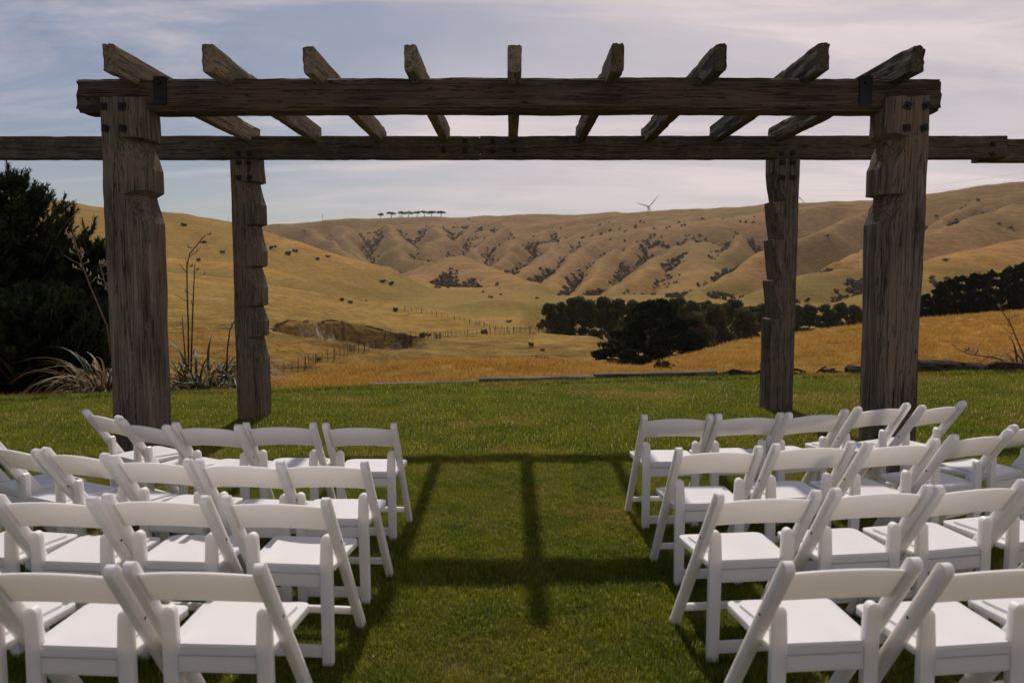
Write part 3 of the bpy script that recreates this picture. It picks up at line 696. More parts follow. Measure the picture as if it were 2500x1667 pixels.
def chair_meshes():
    d = Vector((TOP[0] - FOOT[0], TOP[1])).normalized(); nrm = Vector((d.y, -d.x)); hw = 0.023
    a = math.atan2(d.y, d.x)
    pts = [(FOOT[0] + hw / d.y, 0), ] + arc(TOP[0], TOP[1], hw, a - math.pi / 2, a + math.pi / 2, 8) + [(FOOT[0] - hw / d.y, 0)]
    for s in (-1, 1):
        CH['long', s] = shade_auto(bm_mesh('front_leg', prism_bm(pts, s * 0.1925, s * 0.2245, 'yz', 0.006), M['resin']))
        xo, xi, r = 0.186, 0.140, 0.023
        o = [(s * (xi + 0.0), 0.0), (s * (xi - 0.006), 0.44)] + [(s * x, z) for x, z in arc((xo + xi) / 2, 0.553, r, math.pi, 0, 8)] + [(s * xo, 0.0)]
        CH['rear', s] = shade_auto(bm_mesh('rear_leg', prism_bm(o, -0.128, -0.098, 'xz', 0.006), M['resin']))
        mb = MB(); y, z = leg_y(0.545), 0.545
        mb.tube([(s * 0.2243, y + 0.004, z), (s * 0.2262, y + 0.004, z)], 0.0055, 8); CH['bolt', s] = mb.mesh('pivot_bolt', M['steel'])
    # curved slat between the upper ends of the long legs
    n = 14; V = []; F = []
    for k in range(n + 1):
        x = -0.1935 + 0.387 * k / n; u = 1 - (x / 0.1935) ** 2; t0, t1 = 0.612 + 0.016 * u, 0.732 + 0.021 * u
        for (z, off) in ((t0 + .004, -0.011), (t0, -0.006), (t0, 0.006), (t0 + .004, 0.010), (t1 - .006, 0.010), (t1, 0.006), (t1, -0.006), (t1 - .006, -0.011)):
            V.append((x, leg_y(z) + off + 0.020 * u * -1 + 0.004, z))
    for k in range(n):
        for j in range(8): j2 = (j + 1) % 8; F.append((k * 8 + j, k * 8 + j2, (k + 1) * 8 + j2, (k + 1) * 8 + j))
    F.append(tuple(range(7, -1, -1))); F.append(tuple(n * 8 + j for j in range(8)))
    me = mesh_py('backrest', V, F, M['resin']); CH['back'] = shade_auto(me, 0.8)
    # seat board with rounded front, and raised pad
    def seat(hw0, hw1, y0, y1, r):
        p = [(-hw0, y0), (hw0, y0)] + arc(hw1 - r, y1 - r, r, 0, math.pi / 2, 6) + arc(-hw1 + r, y1 - r, r, math.pi / 2, math.pi, 6); return p
    bm = prism_bm(seat(0.132, 0.132, -0.125, -0.04, 0.005), 0.4095, 0.4365, 'xy', 0.005)
    bm2 = prism_bm(seat(0.1885, 0.203, -0.094, 0.255, 0.035), 0.410, 0.437, 'xy', 0.008, 3); tmp = bpy.data.meshes.new('tmp'); bm2.to_mesh(tmp); bm2.free(); bm.from_mesh(tmp)
    CH['seat'] = shade_auto(bm_mesh('seat', bm, M['resin']))
    CH['pad'] = shade_auto(bm_mesh('seat_pad', prism_bm(seat(0.130, 0.168, -0.120, 0.226, 0.030), 0.4368, 0.447, 'xy', 0.006, 3), M['vinyl']))
    CH['rail'] = shade_auto(bm_mesh('rear_rail', prism_bm([(-0.137, 0.350), (0.137, 0.350), (0.137, 0.406), (-0.137, 0.406)], -0.126, -0.106, 'xz', 0.004), M['resin']))
    y = leg_y(0.115)
    CH['fst'] = shade_auto(bm_mesh('front_stretcher', prism_bm([(-0.193, 0.098), (0.193, 0.098), (0.193, 0.130), (-0.193, 0.130)], y - 0.010, y + 0.010, 'xz', 0.004), M['resin']))
    CH['rst'] = shade_auto(bm_mesh('rear_stretcher', prism_bm([(-0.141, 0.035), (0.141, 0.035), (0.141, 0.085), (-0.141, 0.085)], -0.123, -0.103, 'xz', 0.004), M['resin']))
chair_meshes()
ORD = ('first', 'second', 'third', 'fourth', 'fifth', 'sixth')
def chair(cx, cy, yaw, row, seat, side):
    """cx, cy: middle of the top of the backrest; yaw in degrees"""
    a = math.radians(yaw) ; off = TOP[0]
    x = cx + off * math.sin(a); y = cy - off * math.cos(a)
    tilt = random.uniform(-0.008, 0.008)
    o = empty('folding_chair', (x, y, float(lawn_z(x, y)) + 0.012), a); o.rotation_euler = (tilt, random.uniform(-0.008, 0.008), a)
    tag(o, 'white folding chair, %s row from the pergola, %s seat from the aisle, %s side' % (ORD[row], ORD[seat], side), 'chair', 'white folding chairs in rows on the lawn')
    for s in (-1, 1):
        l = link('front_leg', CH['long', s], o); link('pivot_bolt', CH['bolt', s], l); link('rear_leg', CH['rear', s], o)
    for nm, k in (('backrest', 'back'), ('rear_rail', 'rail'), ('front_stretcher', 'fst'), ('rear_stretcher', 'rst')): link(nm, CH[k], o)
    st = link('seat', CH['seat'], o); link('seat_pad', CH['pad'], st)
    return o
def from_tops(x0, a, b):
    """middle of two leg tops given in the enlarged crops of the photograph"""
    k = 0.4572 / S; mx = (x0 / S) + k * (a[0] + b[0]) / 2; my = 950 / S + k * (a[1] + b[1]) / 2
    p = on_z(mx, my, 0.83)
    for _ in range(4): p = on_z(mx, my, 0.770 + 0.012 + float(lawn_z(p[0], p[1])))
    return p[0], p[1]
PS, TS = 'dark pine', 'wind turbine'
for x0, row, seat, a, b, yaw, side in (
        (0, 0, 4, (460, 112), (630, 150), -35, PS), (0, 0, 3, (655, 158), (885, 200), -28, PS), (0, 0, 2, (950, 190), (1255, 195), -10, PS), (0, 0, 1, (1325, 188), (1670, 183), -2, PS), (0, 0, 0, (1745, 188), (2102, 192), -2, PS),
        (0, 1, 3, (240, 322), (560, 355), -21, PS), (0, 1, 2, (620, 360), (1005, 380), -12, PS), (0, 1, 1, (1070, 385), (1490, 395), -6, PS), (0, 1, 0, (1515, 385), (1940, 390), -3, PS),
        (0, 2, 1, (585, 575), (1080, 575), -4, PS), (0, 2, 0, (1205, 575), (1735, 590), -4, PS), (0, 3, 0, (700, 930), (1395, 945), -3, PS),
        (1500, 0, 0, (163, 145), (512, 143), 3, TS), (1500, 0, 1, (548, 142), (885, 128), 9, TS), (1500, 0, 2, (930, 138), (1245, 112), 16, TS), (1500, 0, 3, (1295, 100), (1577, 85), 21, TS), (1500, 0, 4, (1635, 88), (1870, 75), 27, TS),
        (1500, 1, 0, (352, 325), (778, 315), 4, TS), (1500, 1, 1, (865, 300), (1270, 290), 8, TS), (1500, 1, 2, (1345, 295), (1715, 270), 14, TS), (1500, 1, 3, (1800, 250), (2118, 222), 21, TS),
        (1500, 2, 0, (553, 570), (1080, 548), 7, TS), (1500, 2, 1, (1175, 548), (1685, 525), 9, TS), (1500, 3, 0, (905, 935), (1605, 910), 6, TS)):
    cx, cy = from_tops(x0, a, b); chair(cx, cy, yaw, row, seat, side)
for row, seat, cx, cy, yaw, side in ((1, 4, -2.70, 4.23, -28, PS), (1, 5, -3.08, 4.50, -34, PS), (2, 2, -1.93, 3.22, -6, PS), (2, 3, -2.40, 3.30, -11, PS), (3, 1, -1.46, 2.42, -4, PS), (3, 2, -1.93, 2.47, -7, PS),
                                     (1, 4, 3.06, 4.62, 27, TS), (2, 2, 1.98, 3.31, 12, TS), (2, 3, 2.44, 3.42, 16, TS), (3, 1, 1.53, 2.40, 7, TS), (3, 2, 2.0, 2.47, 10, TS)):
    chair(cx, cy, yaw, row, seat, side)

# ------------------------------------------------------------------ edge of the lawn: sleepers, gravel, logs
def gz(x, y): return float(terrain_z(np.array([x]), np.array([y]))[0])
ky = lambda x: float(lawn_edge(x)) + 0.12
kb = [(-3.9, -2.2), (-2.19, -0.55), (-0.53, 1.22), (1.235, 3.10)]
klab = ('half buried grey timber sleeper at the flax end of the lawn kerb', 'grey timber sleeper in the lawn kerb next to the half buried one',
        'grey timber sleeper in the lawn kerb between two others, gravel along it', 'grey timber sleeper ending the lawn kerb beside the dark logs')
for i, (a, b) in enumerate(kb):
    za = float(lawn_z((a + b) / 2, 12)); hgt = (0.03, 0.075, 0.11, 0.135)[i]
    me = timber('kerb_sleeper', 0, -(b - a) / 2, (b - a) / 2, -0.10, 0.10, -0.15, hgt, M['sleeper'], 40 + i, 0.006, 0.012, 0.03, 0, 0.012, 0.03, 5)
    dy = ky(b) - ky(a)
    tag(link('kerb_sleeper', me, None, ((a + b) / 2, (ky(a) + ky(b)) / 2, za), (random.uniform(-.03, .03), -0.016 + (-0.012, 0.0, 0.004, -0.006)[i], math.atan2(dy, b - a))), klab[i], 'sleeper', 'timber kerb of the lawn')
# gravel strip in front of the kerb
V = []; F = []; ico = [(0, 0, 1), (.89, 0, .45), (.28, .85, .45), (-.72, .53, .45), (-.72, -.53, .45), (.28, -.85, .45), (.72, .53, -.45), (-.28, .85, -.45), (-.89, 0, -.45), (-.28, -.85, -.45), (.72, -.53, -.45), (0, 0, -1)]
icf = [(0, 1, 2), (0, 2, 3), (0, 3, 4), (0, 4, 5), (0, 5, 1), (1, 6, 2), (2, 7, 3), (3, 8, 4), (4, 9, 5), (5, 10, 1), (2, 6, 7), (3, 7, 8), (4, 8, 9), (5, 9, 10), (1, 10, 6), (11, 7, 6), (11, 8, 7), (11, 9, 8), (11, 10, 9), (11, 6, 10)]
for i in range(3600):
    x = -1.6 + 4.7 * random.random() ** 0.75; wd = 0.10 + 0.16 * max(0, min(1, (x + 1.6) / 3)); y = float(lawn_edge(x)) + 0.02 - random.random() ** 1.4 * wd * 1.5
    s_ = random.uniform(0.006, 0.017); o = len(V); m3 = Matrix.Rotation(random.uniform(0, 6.28), 3, 'Z') @ Matrix.Rotation(random.uniform(0, 6.28), 3, 'X')
    z = float(lawn_z(x, y)) + random.uniform(0.0, 0.03)
    for v in ico:
        q = m3 @ Vector((v[0] * s_ * 1.3, v[1] * s_, v[2] * s_ * 0.8)); V.append((x + q.x, y + q.y, z + q.z))
    F += [tuple(o + k for k in f) for f in icf]
tag(link('gravel', mesh_np('gravel', V, F, M['stone'])), 'pale gravel strewn along the timber kerb', kind='stuff')
def log_mesh(name, L, r, seed):
    secs = []; n = max(6, int(L / 0.06)); sg = 12
    for i in range(n + 1):
        t = i / n; l = (t - 0.5) * L; rr = r * (1 - 0.25 * t) * (0.6 if i in (0, n) else 1); sec = []
        oz = 0.03 * math.sin(t * 5 + seed); oy = 0.05 * math.sin(t * 3.1 + seed * 2)
        for k in range(sg):
            a = 2 * math.pi * k / sg; g = 1 + 0.35 * mnoise.noise((l * 2 + seed * 5, math.cos(a) * 2.5, math.sin(a) * 2.5)) + 0.2 * mnoise.noise((l * 9 + seed, math.cos(a) * 5, math.sin(a) * 5))
            sec.append((l + random.uniform(-.01, .01), oy + rr * g * math.cos(a), oz + rr * g * math.sin(a) * 0.8))
        secs.append(sec)
    V, F = loft(secs); return mesh_py(name, V, F, M['log'])
logs = [(3.18, 1.05, 0.05), (3.75, 0.9, 0.055), (4.45, 1.2, 0.06), (5.15, 0.8, 0.045), (5.85, 1.5, 0.075), (6.9, 1.6, 0.085), (8.0, 1.4, 0.08), (-4.6, 1.1, 0.05), (-5.9, 1.3, 0.05)]
ll = ('short dark log lying against the end of the timber kerb', 'thin dark splintered log, second from the end of the timber kerb', 'dark rough log beside the stepped rear post', 'small dark log with bark peeling, between two longer logs',
      'long dark log beside the front post on the wind turbine side', 'thick dark log lying in front of the bare flax stalks', 'thick dark log at the foot of the flax on the turbine side', 'dark log under the flax beside the notched rear post', 'dark log at the foot of the pine by the flax')
for i, (x, L, r) in enumerate(logs):
    r *= 1.5; y = float(lawn_edge(x)) + 0.10
    tag(link('edging_log', log_mesh('edging_log', L, r, i * 3.3 + 1), None, (x, y, float(lawn_z(x, y)) + r * 0.5), (random.uniform(0, 6), random.uniform(-.03, .03), 0.05 - 0.008 * x + random.uniform(-.06, .06))), ll[i], 'log', 'dark logs edging the lawn')
    for k in range(4):
        q = (x + random.uniform(-L / 2, L / 2), y + random.uniform(-.06, .02))
        tag(link('bark_chip', log_mesh('bark_chip', random.uniform(.18, .4), random.uniform(.014, .03), i + k * 7.1), None, (q[0], q[1], float(lawn_z(*q)) + r * 0.9 + 0.012), (random.uniform(0, 6), random.uniform(-.25, .25), random.uniform(-.4, .4))),
            'splintered piece of bark on the ' + ('log touching the timber kerb', 'thin log next to the kerb end', 'log beside the stepped rear post', 'small log between two longer ones', 'long log beside the front post', 'thick log before the bare flax stalks', 'thick log at the flax foot', 'log under the flax by the notched post', 'log at the foot of the pine')[i], 'bark', 'bark pieces on the edging logs')

# ------------------------------------------------------------------ flax plants
def flax_leaf(name, L, w, bend, mat, twist=0.3):
    n = 8; V = []; F = []
    for i in range(n + 1):
        t = i / n; th = bend * t * t; x = L * (t * math.sin(th * 0.9)); z = L * t * math.cos(th * 0.75); ww = w * (1 - t ** 2.2) * (0.65 + 0.5 * min(1, t * 4)) + 0.002
        tw = twist * t
        V += [(x, -ww * math.cos(tw), z - ww * math.sin(tw)), (x - 0.35 * ww, 0, z + 0.1 * ww), (x, ww * math.cos(tw), z + ww * math.sin(tw))]
    for i in range(n):
        o = i * 3; F += [(o, o + 1, o + 4, o + 3), (o + 1, o + 2, o + 5, o + 4)]
    return mesh_py(name, V, F, mat, True)
LEAF = {}
for key, mt in (('g', 'flax_g'), ('t', 'flax_t'), ('o', 'flax_o')):
    LEAF[key] = [flax_leaf('leaf', L, w, b, M[mt], tw) for L, w, b, tw in ((1.0, 0.017, 1.3, .3), (0.85, 0.016, 2.2, -.5), (1.1, 0.018, 0.8, .2), (0.7, 0.015, 2.9, .6), (0.95, 0.014, 1.8, -.3))]
def stalk_mesh(name, pts, r0, r1, branches, mat, seed):
    rr = random.Random(seed); mb = MB(); n = len(pts); mb.tube(pts, [r0 + (r1 - r0) * i / (n - 1) for i in range(n)], 6)
    for t, L in branches:
        i = min(int(t * (n - 1)), n - 2); f_ = t * (n - 1) - i; p = Vector(pts[i]).lerp(Vector(pts[i + 1]), f_); a = rr.uniform(0, 6.28)
        mb.tube([p, p + Vector((math.cos(a) * L * .5, math.sin(a) * L * .5, L * .25)), p + Vector((math.cos(a) * L, math.sin(a) * L, L * .6))], [0.006, 0.005, 0.003], 5)
    return mb.mesh(name, mat, True)
def flax(x, y, n, label, scale=1.0, mixw=(0.5, 0.4, 0.1), seed=1, stalks=(), spread=0.3, drop=0.0):
    rr = random.Random(seed); o = tag(empty('flax_plant', (x, y, float(lawn_z(x, y)) - 0.10 - drop)), label, 'flax plant', 'flax plants beside the lawn')
    for i in range(n):
        key = rr.choices('gto', mixw)[0]; a = rr.uniform(0, 6.283); q = spread * math.sqrt(rr.random())
        l = link('leaf', rr.choice(LEAF[key]), o, (q * math.cos(a), q * math.sin(a), 0), (rr.gauss(0, .12), 0.05 + rr.random() * (1.25 if key != 'g' else 0.85), a + rr.gauss(0, .4)), scale * rr.uniform(.6, 1.2))
        l.rotation_mode = 'ZYX' if False else 'XYZ'
    for j, (pts, br, dark, pods) in enumerate(stalks):
        st = link('flower_stalk', stalk_mesh('flower_stalk', pts, 0.016, 0.007, br, M['stalk_dark' if dark else 'stalk'], seed + j), o)
        for k in range(pods):
            t = 0.55 + 0.45 * rr.random(); i = min(int(t * (len(pts) - 1)), len(pts) - 2); p = Vector(pts[i]).lerp(Vector(pts[i + 1]), t * (len(pts) - 1) - i)
            a = rr.uniform(0, 6.28); d = Vector((math.cos(a), math.sin(a), 0.4)) * rr.uniform(.05, .16)
            mb = MB(); mb.tube([p, p + d * .6, p + d, p + d + Vector((0, 0, .05))], [0.003, 0.004, 0.016, 0.004], 5)
            if k % 2 == 0: mb.tube([p + d * .7, p + d * .7 + Vector((d.y, -d.x, .05)) * .5], [0.012, 0.005], 5)
            link('seed_pod', mb.mesh('seed_pod', M['pod'], True), st)
    return o
# stalk points are relative to the plant base; heights from the photograph
f1 = at(245, 850, 12.6); f2 = at(450, 850, 12.7); f3 = at(520, 870, 12.5); f4 = at(2370, 840, 12.9)
flax(f1[0], f1[1], 190, 'flax with drooping straw coloured leaves between the pine and the front post', 1.0, (.45, .45, .10), 3,
     [([(0.1, 0, .5), (0.03, 0, 1.1), (-.22, 0, 1.75), (-.38, 0, 2.25), (-.45, 0, 2.6)], [(.5, .2), (.65, .25), (.8, .2)], False, 16), ([(0.3, .1, .5), (0.18, .1, 1.2), (-.02, .1, 1.75), (-.1, .1, 2.1)], [(.6, .2), (.8, .2)], False, 10)], 0.42)
flax(f2[0], f2[1], 220, 'flax with tall bare forked stalks between the two notched posts', 0.95, (.62, .28, .10), 5,
     [([(-.12, 0, .3), (-.10, 0, 1.0), (-.10, 0, 1.6), (-.09, 0, 2.0), (-.04, 0, 2.2), (.22, 0, 2.5)], [(.35, .2), (.55, .25), (.62, .22), (.75, .25)], True, 5),
      ([(-.10, .05, .3), (-.06, .05, 1.0), (-.01, .05, 1.7), (.02, .05, 2.05)], [(.5, .2), (.7, .25)], True, 3), ([(-.16, .02, .3), (-.19, .02, .9), (-.2, .02, 1.2)], [(.8, .1)], False, 1)], 0.62)
flax(f3[0], f3[1], 150, 'low flax with an orange leaf and curved stalk beside the rear notched post', 0.75, (.50, .36, .14), 8,
     [([(0, 0, .2), (.03, 0, .7), (.08, 0, 1.0), (.22, 0, 1.25)], [(.7, .1)], True, 2)], 0.40)
flax(f4[0], f4[1], 80, 'dark flax with bare twigs behind the logs on the turbine side', 0.72, (.62, .36, .02), 12,
     [([(-.1, 0, .2), (-.22, 0, .45), (-.38, 0, .8), (-.62, 0, 1.12)], [(.5, .2), (.7, .2), (.9, .15)], False, 6), ([(-.2, 0, .1), (-.6, 0, .25), (-1.0, 0, .3), (-1.25, 0, .4)], [(.4, .15), (.6, .2), (.8, .15)], False, 8)], 0.35)

# ------------------------------------------------------------------ trees
def rand_quads(C, size, flat=0.0, asp=1.6, r_=rng, droop=0.0):
    n = len(C); a = r_.normal(size=(n, 3)); a[:, 2] *= (1 - flat); a /= np.linalg.norm(a, axis=1)[:, None]
    b = r_.normal(size=(n, 3)); b[:, 2] *= (1 - flat); b -= a * (a * b).sum(1)[:, None]; b /= np.linalg.norm(b, axis=1)[:, None]
    s = size * (0.6 + 0.8 * r_.random(n)); a = a * (s * asp / 2)[:, None]; b = b * (s / 2)[:, None]
    V = np.stack([C - a, C + b * 0.9 - a * 0.1, C + a, C - b * 0.9 + a * 0.1], 1).reshape(-1, 3)
    return V, np.arange(4 * n).reshape(n, 4)
def clump_points(centres, radii, n, shell=0.55, squash=0.75, r_=rng):
    w = np.array(radii) ** 2; idx = r_.choice(len(centres), n, p=w / w.sum())
    d = r_.normal(size=(n, 3)); d /= np.linalg.norm(d, axis=1)[:, None]
    q = (shell + (1 - shell) * r_.random(n)) * np.array(radii)[idx]; d = d * q[:, None]; d[:, 2] *= squash
    return np.array(centres)[idx] + d
def skeleton(rr, h, r0, tips, mat, name='trunk', lean=0.05, base=None):
    mb = MB(); k = 6; lx, ly = rr.gauss(0, lean) * h, rr.gauss(0, lean) * h
    tp = [Vector((lx * (i / k) ** 2, ly * (i / k) ** 2, h * 0.92 * i / k - (0.6 if i == 0 else 0))) for i in range(k + 1)]
    mb.tube(tp, [r0 * (1 - 0.85 * i / k) * (1.25 if i == 0 else 1) for i in range(k + 1)], 7)
    for t in tips:
        t = Vector(t); z = max(h * 0.12, t.z - (0.25 + 0.5 * rr.random()) * math.hypot(t.x, t.y) - 0.06 * h); f_ = min(max(z / (h * 0.92), 0.02), 0.95); i = min(int(f_ * k), k - 1)
        p = tp[i].lerp(tp[i + 1], f_ * k - i); m_ = p.lerp(t, 0.55) + Vector((0, 0, 0.04 * h))
        rb = r0 * 0.38 * (1 - 0.6 * f_); mb.tube([p, m_, t], [rb, rb * .6, rb * .22], 5)
    return mb.mesh(name, mat, True)
def gum_variant(seed, h=16.0, wide=3.2, n=1500, leaf='gum_leaf', low=0.28):
    rr = random.Random(seed); r_ = np.random.default_rng(seed); C = []; Rd = []
    for i in range(rr.randint(22, 27)):
        z = h * (low + (1 - low) * rr.random() ** 0.75); f_ = (z / h - low) / (1 - low); rad = wide * (0.45 + 0.75 * math.sin(math.pi * min(0.95, 0.25 + 0.62 * f_)))
        a = rr.uniform(0, 6.28); q = rad * rr.uniform(.25, 1.0) * (1 - 0.45 * f_); C.append((q * math.cos(a), q * math.sin(a), min(z, h * 0.93))); Rd.append(rr.uniform(.7, 1.5) * wide * 0.36)
    C.append((0.2, 0, h * 0.9)); Rd.append(wide * .4)
    P = clump_points(C, Rd, n, 0.5, 0.8, r_); V, F = rand_quads(P, 0.62, 0, 1.5, r_)
    return skeleton(rr, h, 0.24, C, M['gum_bark']), mesh_np('crown', V, F, M[leaf])
def pine_variant(seed, h=17.0, wide=3.0, n=2600, mat='pine_far', size=0.6, low=0.05):
    rr = random.Random(seed); r_ = np.random.default_rng(seed); C = []; Rd = []; tips = []
    nl = 13
    for l in range(nl):
        f_ = l / (nl - 1); z = h * (low + (0.97 - low) * f_); rad = wide * (1 - f_) ** 0.8 + 0.15; m_ = max(3, int(7 * (1 - f_)) + 2); a0 = rr.uniform(0, 6)
        for j in range(m_):
            a = a0 + 6.283 * j / m_ + rr.gauss(0, .2); q = rad * rr.uniform(.6, 1.1); tips.append((q * math.cos(a), q * math.sin(a), z + 0.15 * q))
            for t in (0.5, 0.95): C.append((q * t * math.cos(a), q * t * math.sin(a), z + 0.2 * q * t)); Rd.append(0.35 * wide * (1 - 0.6 * f_) * rr.uniform(.6, 1) * (1.15 - .45 * t))
    C += [(0, 0, h * 0.97), (0, 0, h * .92)]; Rd += [0.25, .35]
    P = clump_points(C, Rd, n, 0.2, 0.8, r_); V, F = rand_quads(P, size, 0, 2.0, r_)
    return skeleton(rr, h, 0.2, tips[::3], M['bark'], lean=0.01), mesh_np('crown', V, F, M[mat])
def tree(name, var, x, y, label, cat, group, h_rel=1.0, rz=None, wide=1.0, z=None):
    o = tag(empty(name, (x, y, gz(x, y) if z is None else z), random.uniform(0, 6.28) if rz is None else rz), label, cat, group); o.scale = (h_rel * wide, h_rel * wide, h_rel)
    link('trunk', var[0], o); link('crown', var[1], o); return o
GUM = [gum_variant(100 + i, 16, 4.0, 3800, 'gum_leaf', 0.08) for i in range(5)]
GUMO = [gum_variant(140 + i, 13, 4.4, 2400, 'gum_leaf2', 0.12) for i in range(2)]
PINE = [pine_variant(160 + i) for i in range(4)]
def top_height(xd, yd, D):
    p = at(xd, yd, D); g = gz(p[0], p[1]); return p, p[2] - g
belt = [(1262, 700, 232), (1290, 690, 236), (1322, 687, 240), (1352, 690, 238), (1385, 686, 242), (1418, 688, 240), (1452, 685, 244), (1486, 690, 244), (1520, 690, 246), (1555, 686, 246), (1590, 690, 248),
        (1622, 694, 250), (1660, 697, 250), (1690, 690, 252), (1722, 702, 252), (1752, 700, 254), (1790, 703, 254), (1825, 700, 256), (1860, 698, 256), (1895, 702, 258), (1930, 697, 258), (1962, 700, 260), (1995, 712, 262)]
for i, (xd, yd, D) in enumerate(belt):
    p, hh = top_height(xd, yd, D); tree('eucalypt_tree', GUM[i % 5], p[0], p[1], 'tall slender eucalypt in the front row of the shelterbelt across the valley', 'tree', 'eucalypts in the shelterbelt', hh / 16 * random.uniform(.97, 1.05))
for i, (xd, yd, D) in enumerate([(1275, 715, 262), (1310, 705, 264), (1345, 706, 265), (1400, 705, 266), (1440, 703, 266), (1475, 704, 268), (1540, 703, 268), (1580, 702, 270), (1640, 708, 270), (1705, 706, 270), (1770, 712, 272), (1840, 710, 272), (1910, 710, 274), (1975, 715, 275)]):
    p, hh = top_height(xd, yd, D); tree('eucalypt_tree', GUM[(i + 2) % 5], p[0], p[1], 'slender eucalypt in the back row of the shelterbelt, showing between front trees', 'tree', 'eucalypts in the shelterbelt', hh / 16)
for xd, yd, D, lab in ((1640, 705, 205, 'broad olive brown eucalypt between the dark cypress and the stepped post'), (1700, 712, 200, 'round olive brown eucalypt beside the stepped rear post'), (1590, 722, 200, 'rounded olive eucalypt half hidden behind the dark cypress')):
    p, hh = top_height(xd, yd, D); tree('eucalypt_tree', GUMO[int(xd) % 2], p[0], p[1], lab, 'tree', None, hh / 13, None, 1.0)
p, hh = top_height(1420, 752, 190); tree('eucalypt_tree', GUMO[1], p[0], p[1], 'low green bushy tree under the shelterbelt beside the dark cypress', 'tree', None, hh / 13, None, 1.1)
# broad dark cypress in the gully
def cypress():
    r_ = np.random.default_rng(77); rr = random.Random(77); h, wd = 11.0, 7.6; C = []; Rd = []
    for i in range(230):
        f_ = rr.random() ** 1.15; z = h * (0.0 + 0.94 * f_); rad = wd * (0.62 + 0.42 * math.sin(math.pi * min(1, f_ + .12))) * (1 - f_ ** 2.2 * 0.72)
        a = rr.uniform(0, 6.28); q = rad * rr.uniform(.45, 1.05); C.append((q * math.cos(a), q * math.sin(a), z + rr.uniform(-.3, .3))); Rd.append(rr.uniform(.8, 1.6))
    P = clump_points(C, Rd, 42000, 0.1, 0.3, r_); V, F = rand_quads(P, 0.30, 0.55, 2.6, r_)
    return skeleton(rr, h, 0.55, C[::4], M['bark']), mesh_np('crown', V, F, M['cypress'])
CYP = cypress(); p = at(1505, 850, 128)
_, hh = top_height(1508, 708, 132)
tree('cypress_tree', CYP, p[0], p[1], 'broad almost black cypress filling the gully below the lawn', 'tree', None, hh / 10.0, 0.4, 1.0)
# plantation on the far side of the golden slope
for i, (xd, yd, D) in enumerate([(2088, 705, 150), (2108, 690, 150), (2128, 680, 150), (2148, 668, 152), (2166, 656, 152), (2184, 648, 154), (2204, 640, 154), (2224, 643, 155), (2244, 635, 156), (2262, 636, 156), (2282, 629, 158), (2304, 632, 158), (2324, 622, 160), (2344, 612, 160), (2366, 606, 160), (2390, 600, 162), (2415, 596, 162)]
        + [(2120, 685, 172), (2160, 662, 172), (2195, 645, 174), (2235, 638, 174), (2272, 633, 176), (2312, 626, 176), (2352, 612, 178), (2400, 600, 178), (2440, 592, 178)]):
    p, hh = top_height(xd, yd, D); tree('plantation_pine', PINE[i % 4], p[0], p[1], 'narrow dark pine in the %s row of the plantation behind the golden slope' % ('front' if i < 17 else 'back'), 'tree', 'pines in the plantation', max(hh, 6) / 16.6, None, 1.6 if hh < 14 else 1.4)
# flat topped trees on the far skyline
def umbrella(seed):
    rr = random.Random(seed); r_ = np.random.default_rng(seed); C = []; Rd = []
    for i in range(14): a = rr.uniform(0, 6.28); q = 6.0 * math.sqrt(rr.random()); C.append((q * math.cos(a), q * math.sin(a), 8.0 - 0.05 * q * q + rr.uniform(-.5, .9))); Rd.append(rr.uniform(1.6, 2.4))
    P = clump_points(C, Rd, 900, 0.4, 0.55, r_); V, F = rand_quads(P, 1.3, 0.2, 1.5, r_)
    return skeleton(rr, 8, 0.6, C[::2], M['bark'], lean=0.03), mesh_np('crown', V, F, M['gum_leaf'])
UMB = [umbrella(200 + i) for i in range(3)]
for i, (xd, top, D, wsc, lab) in enumerate([(874, 496, 1575, .62, 'small lone flat topped tree on the skyline at the end of the clump'), (899, 493, 1578, .95, 'wide flat topped tree on the skyline beside the lone small one'), (922, 494, 1580, .7, 'flat topped tree on the far skyline clump'), (938, 494, 1580, .8, 'flat topped tree on the far skyline clump'),
                                            (958, 493, 1582, .8, 'flat topped tree on the far skyline clump'), (975, 492, 1585, .9, 'flat topped tree on the far skyline clump'), (991, 493, 1585, .9, 'flat topped tree on the far skyline clump'), (1013, 496, 1590, .85, 'low spreading tree ending the clump on the far skyline')]):
    p, hh = top_height(xd, top, D); o = tree('skyline_tree', UMB[i % 3], p[0], p[1], lab, 'tree', 'trees on the far skyline', max(hh, 7) / 10.0 * 1.0); o.scale = (wsc * 1.55, wsc * 1.55, o.scale[2] * 1.75)

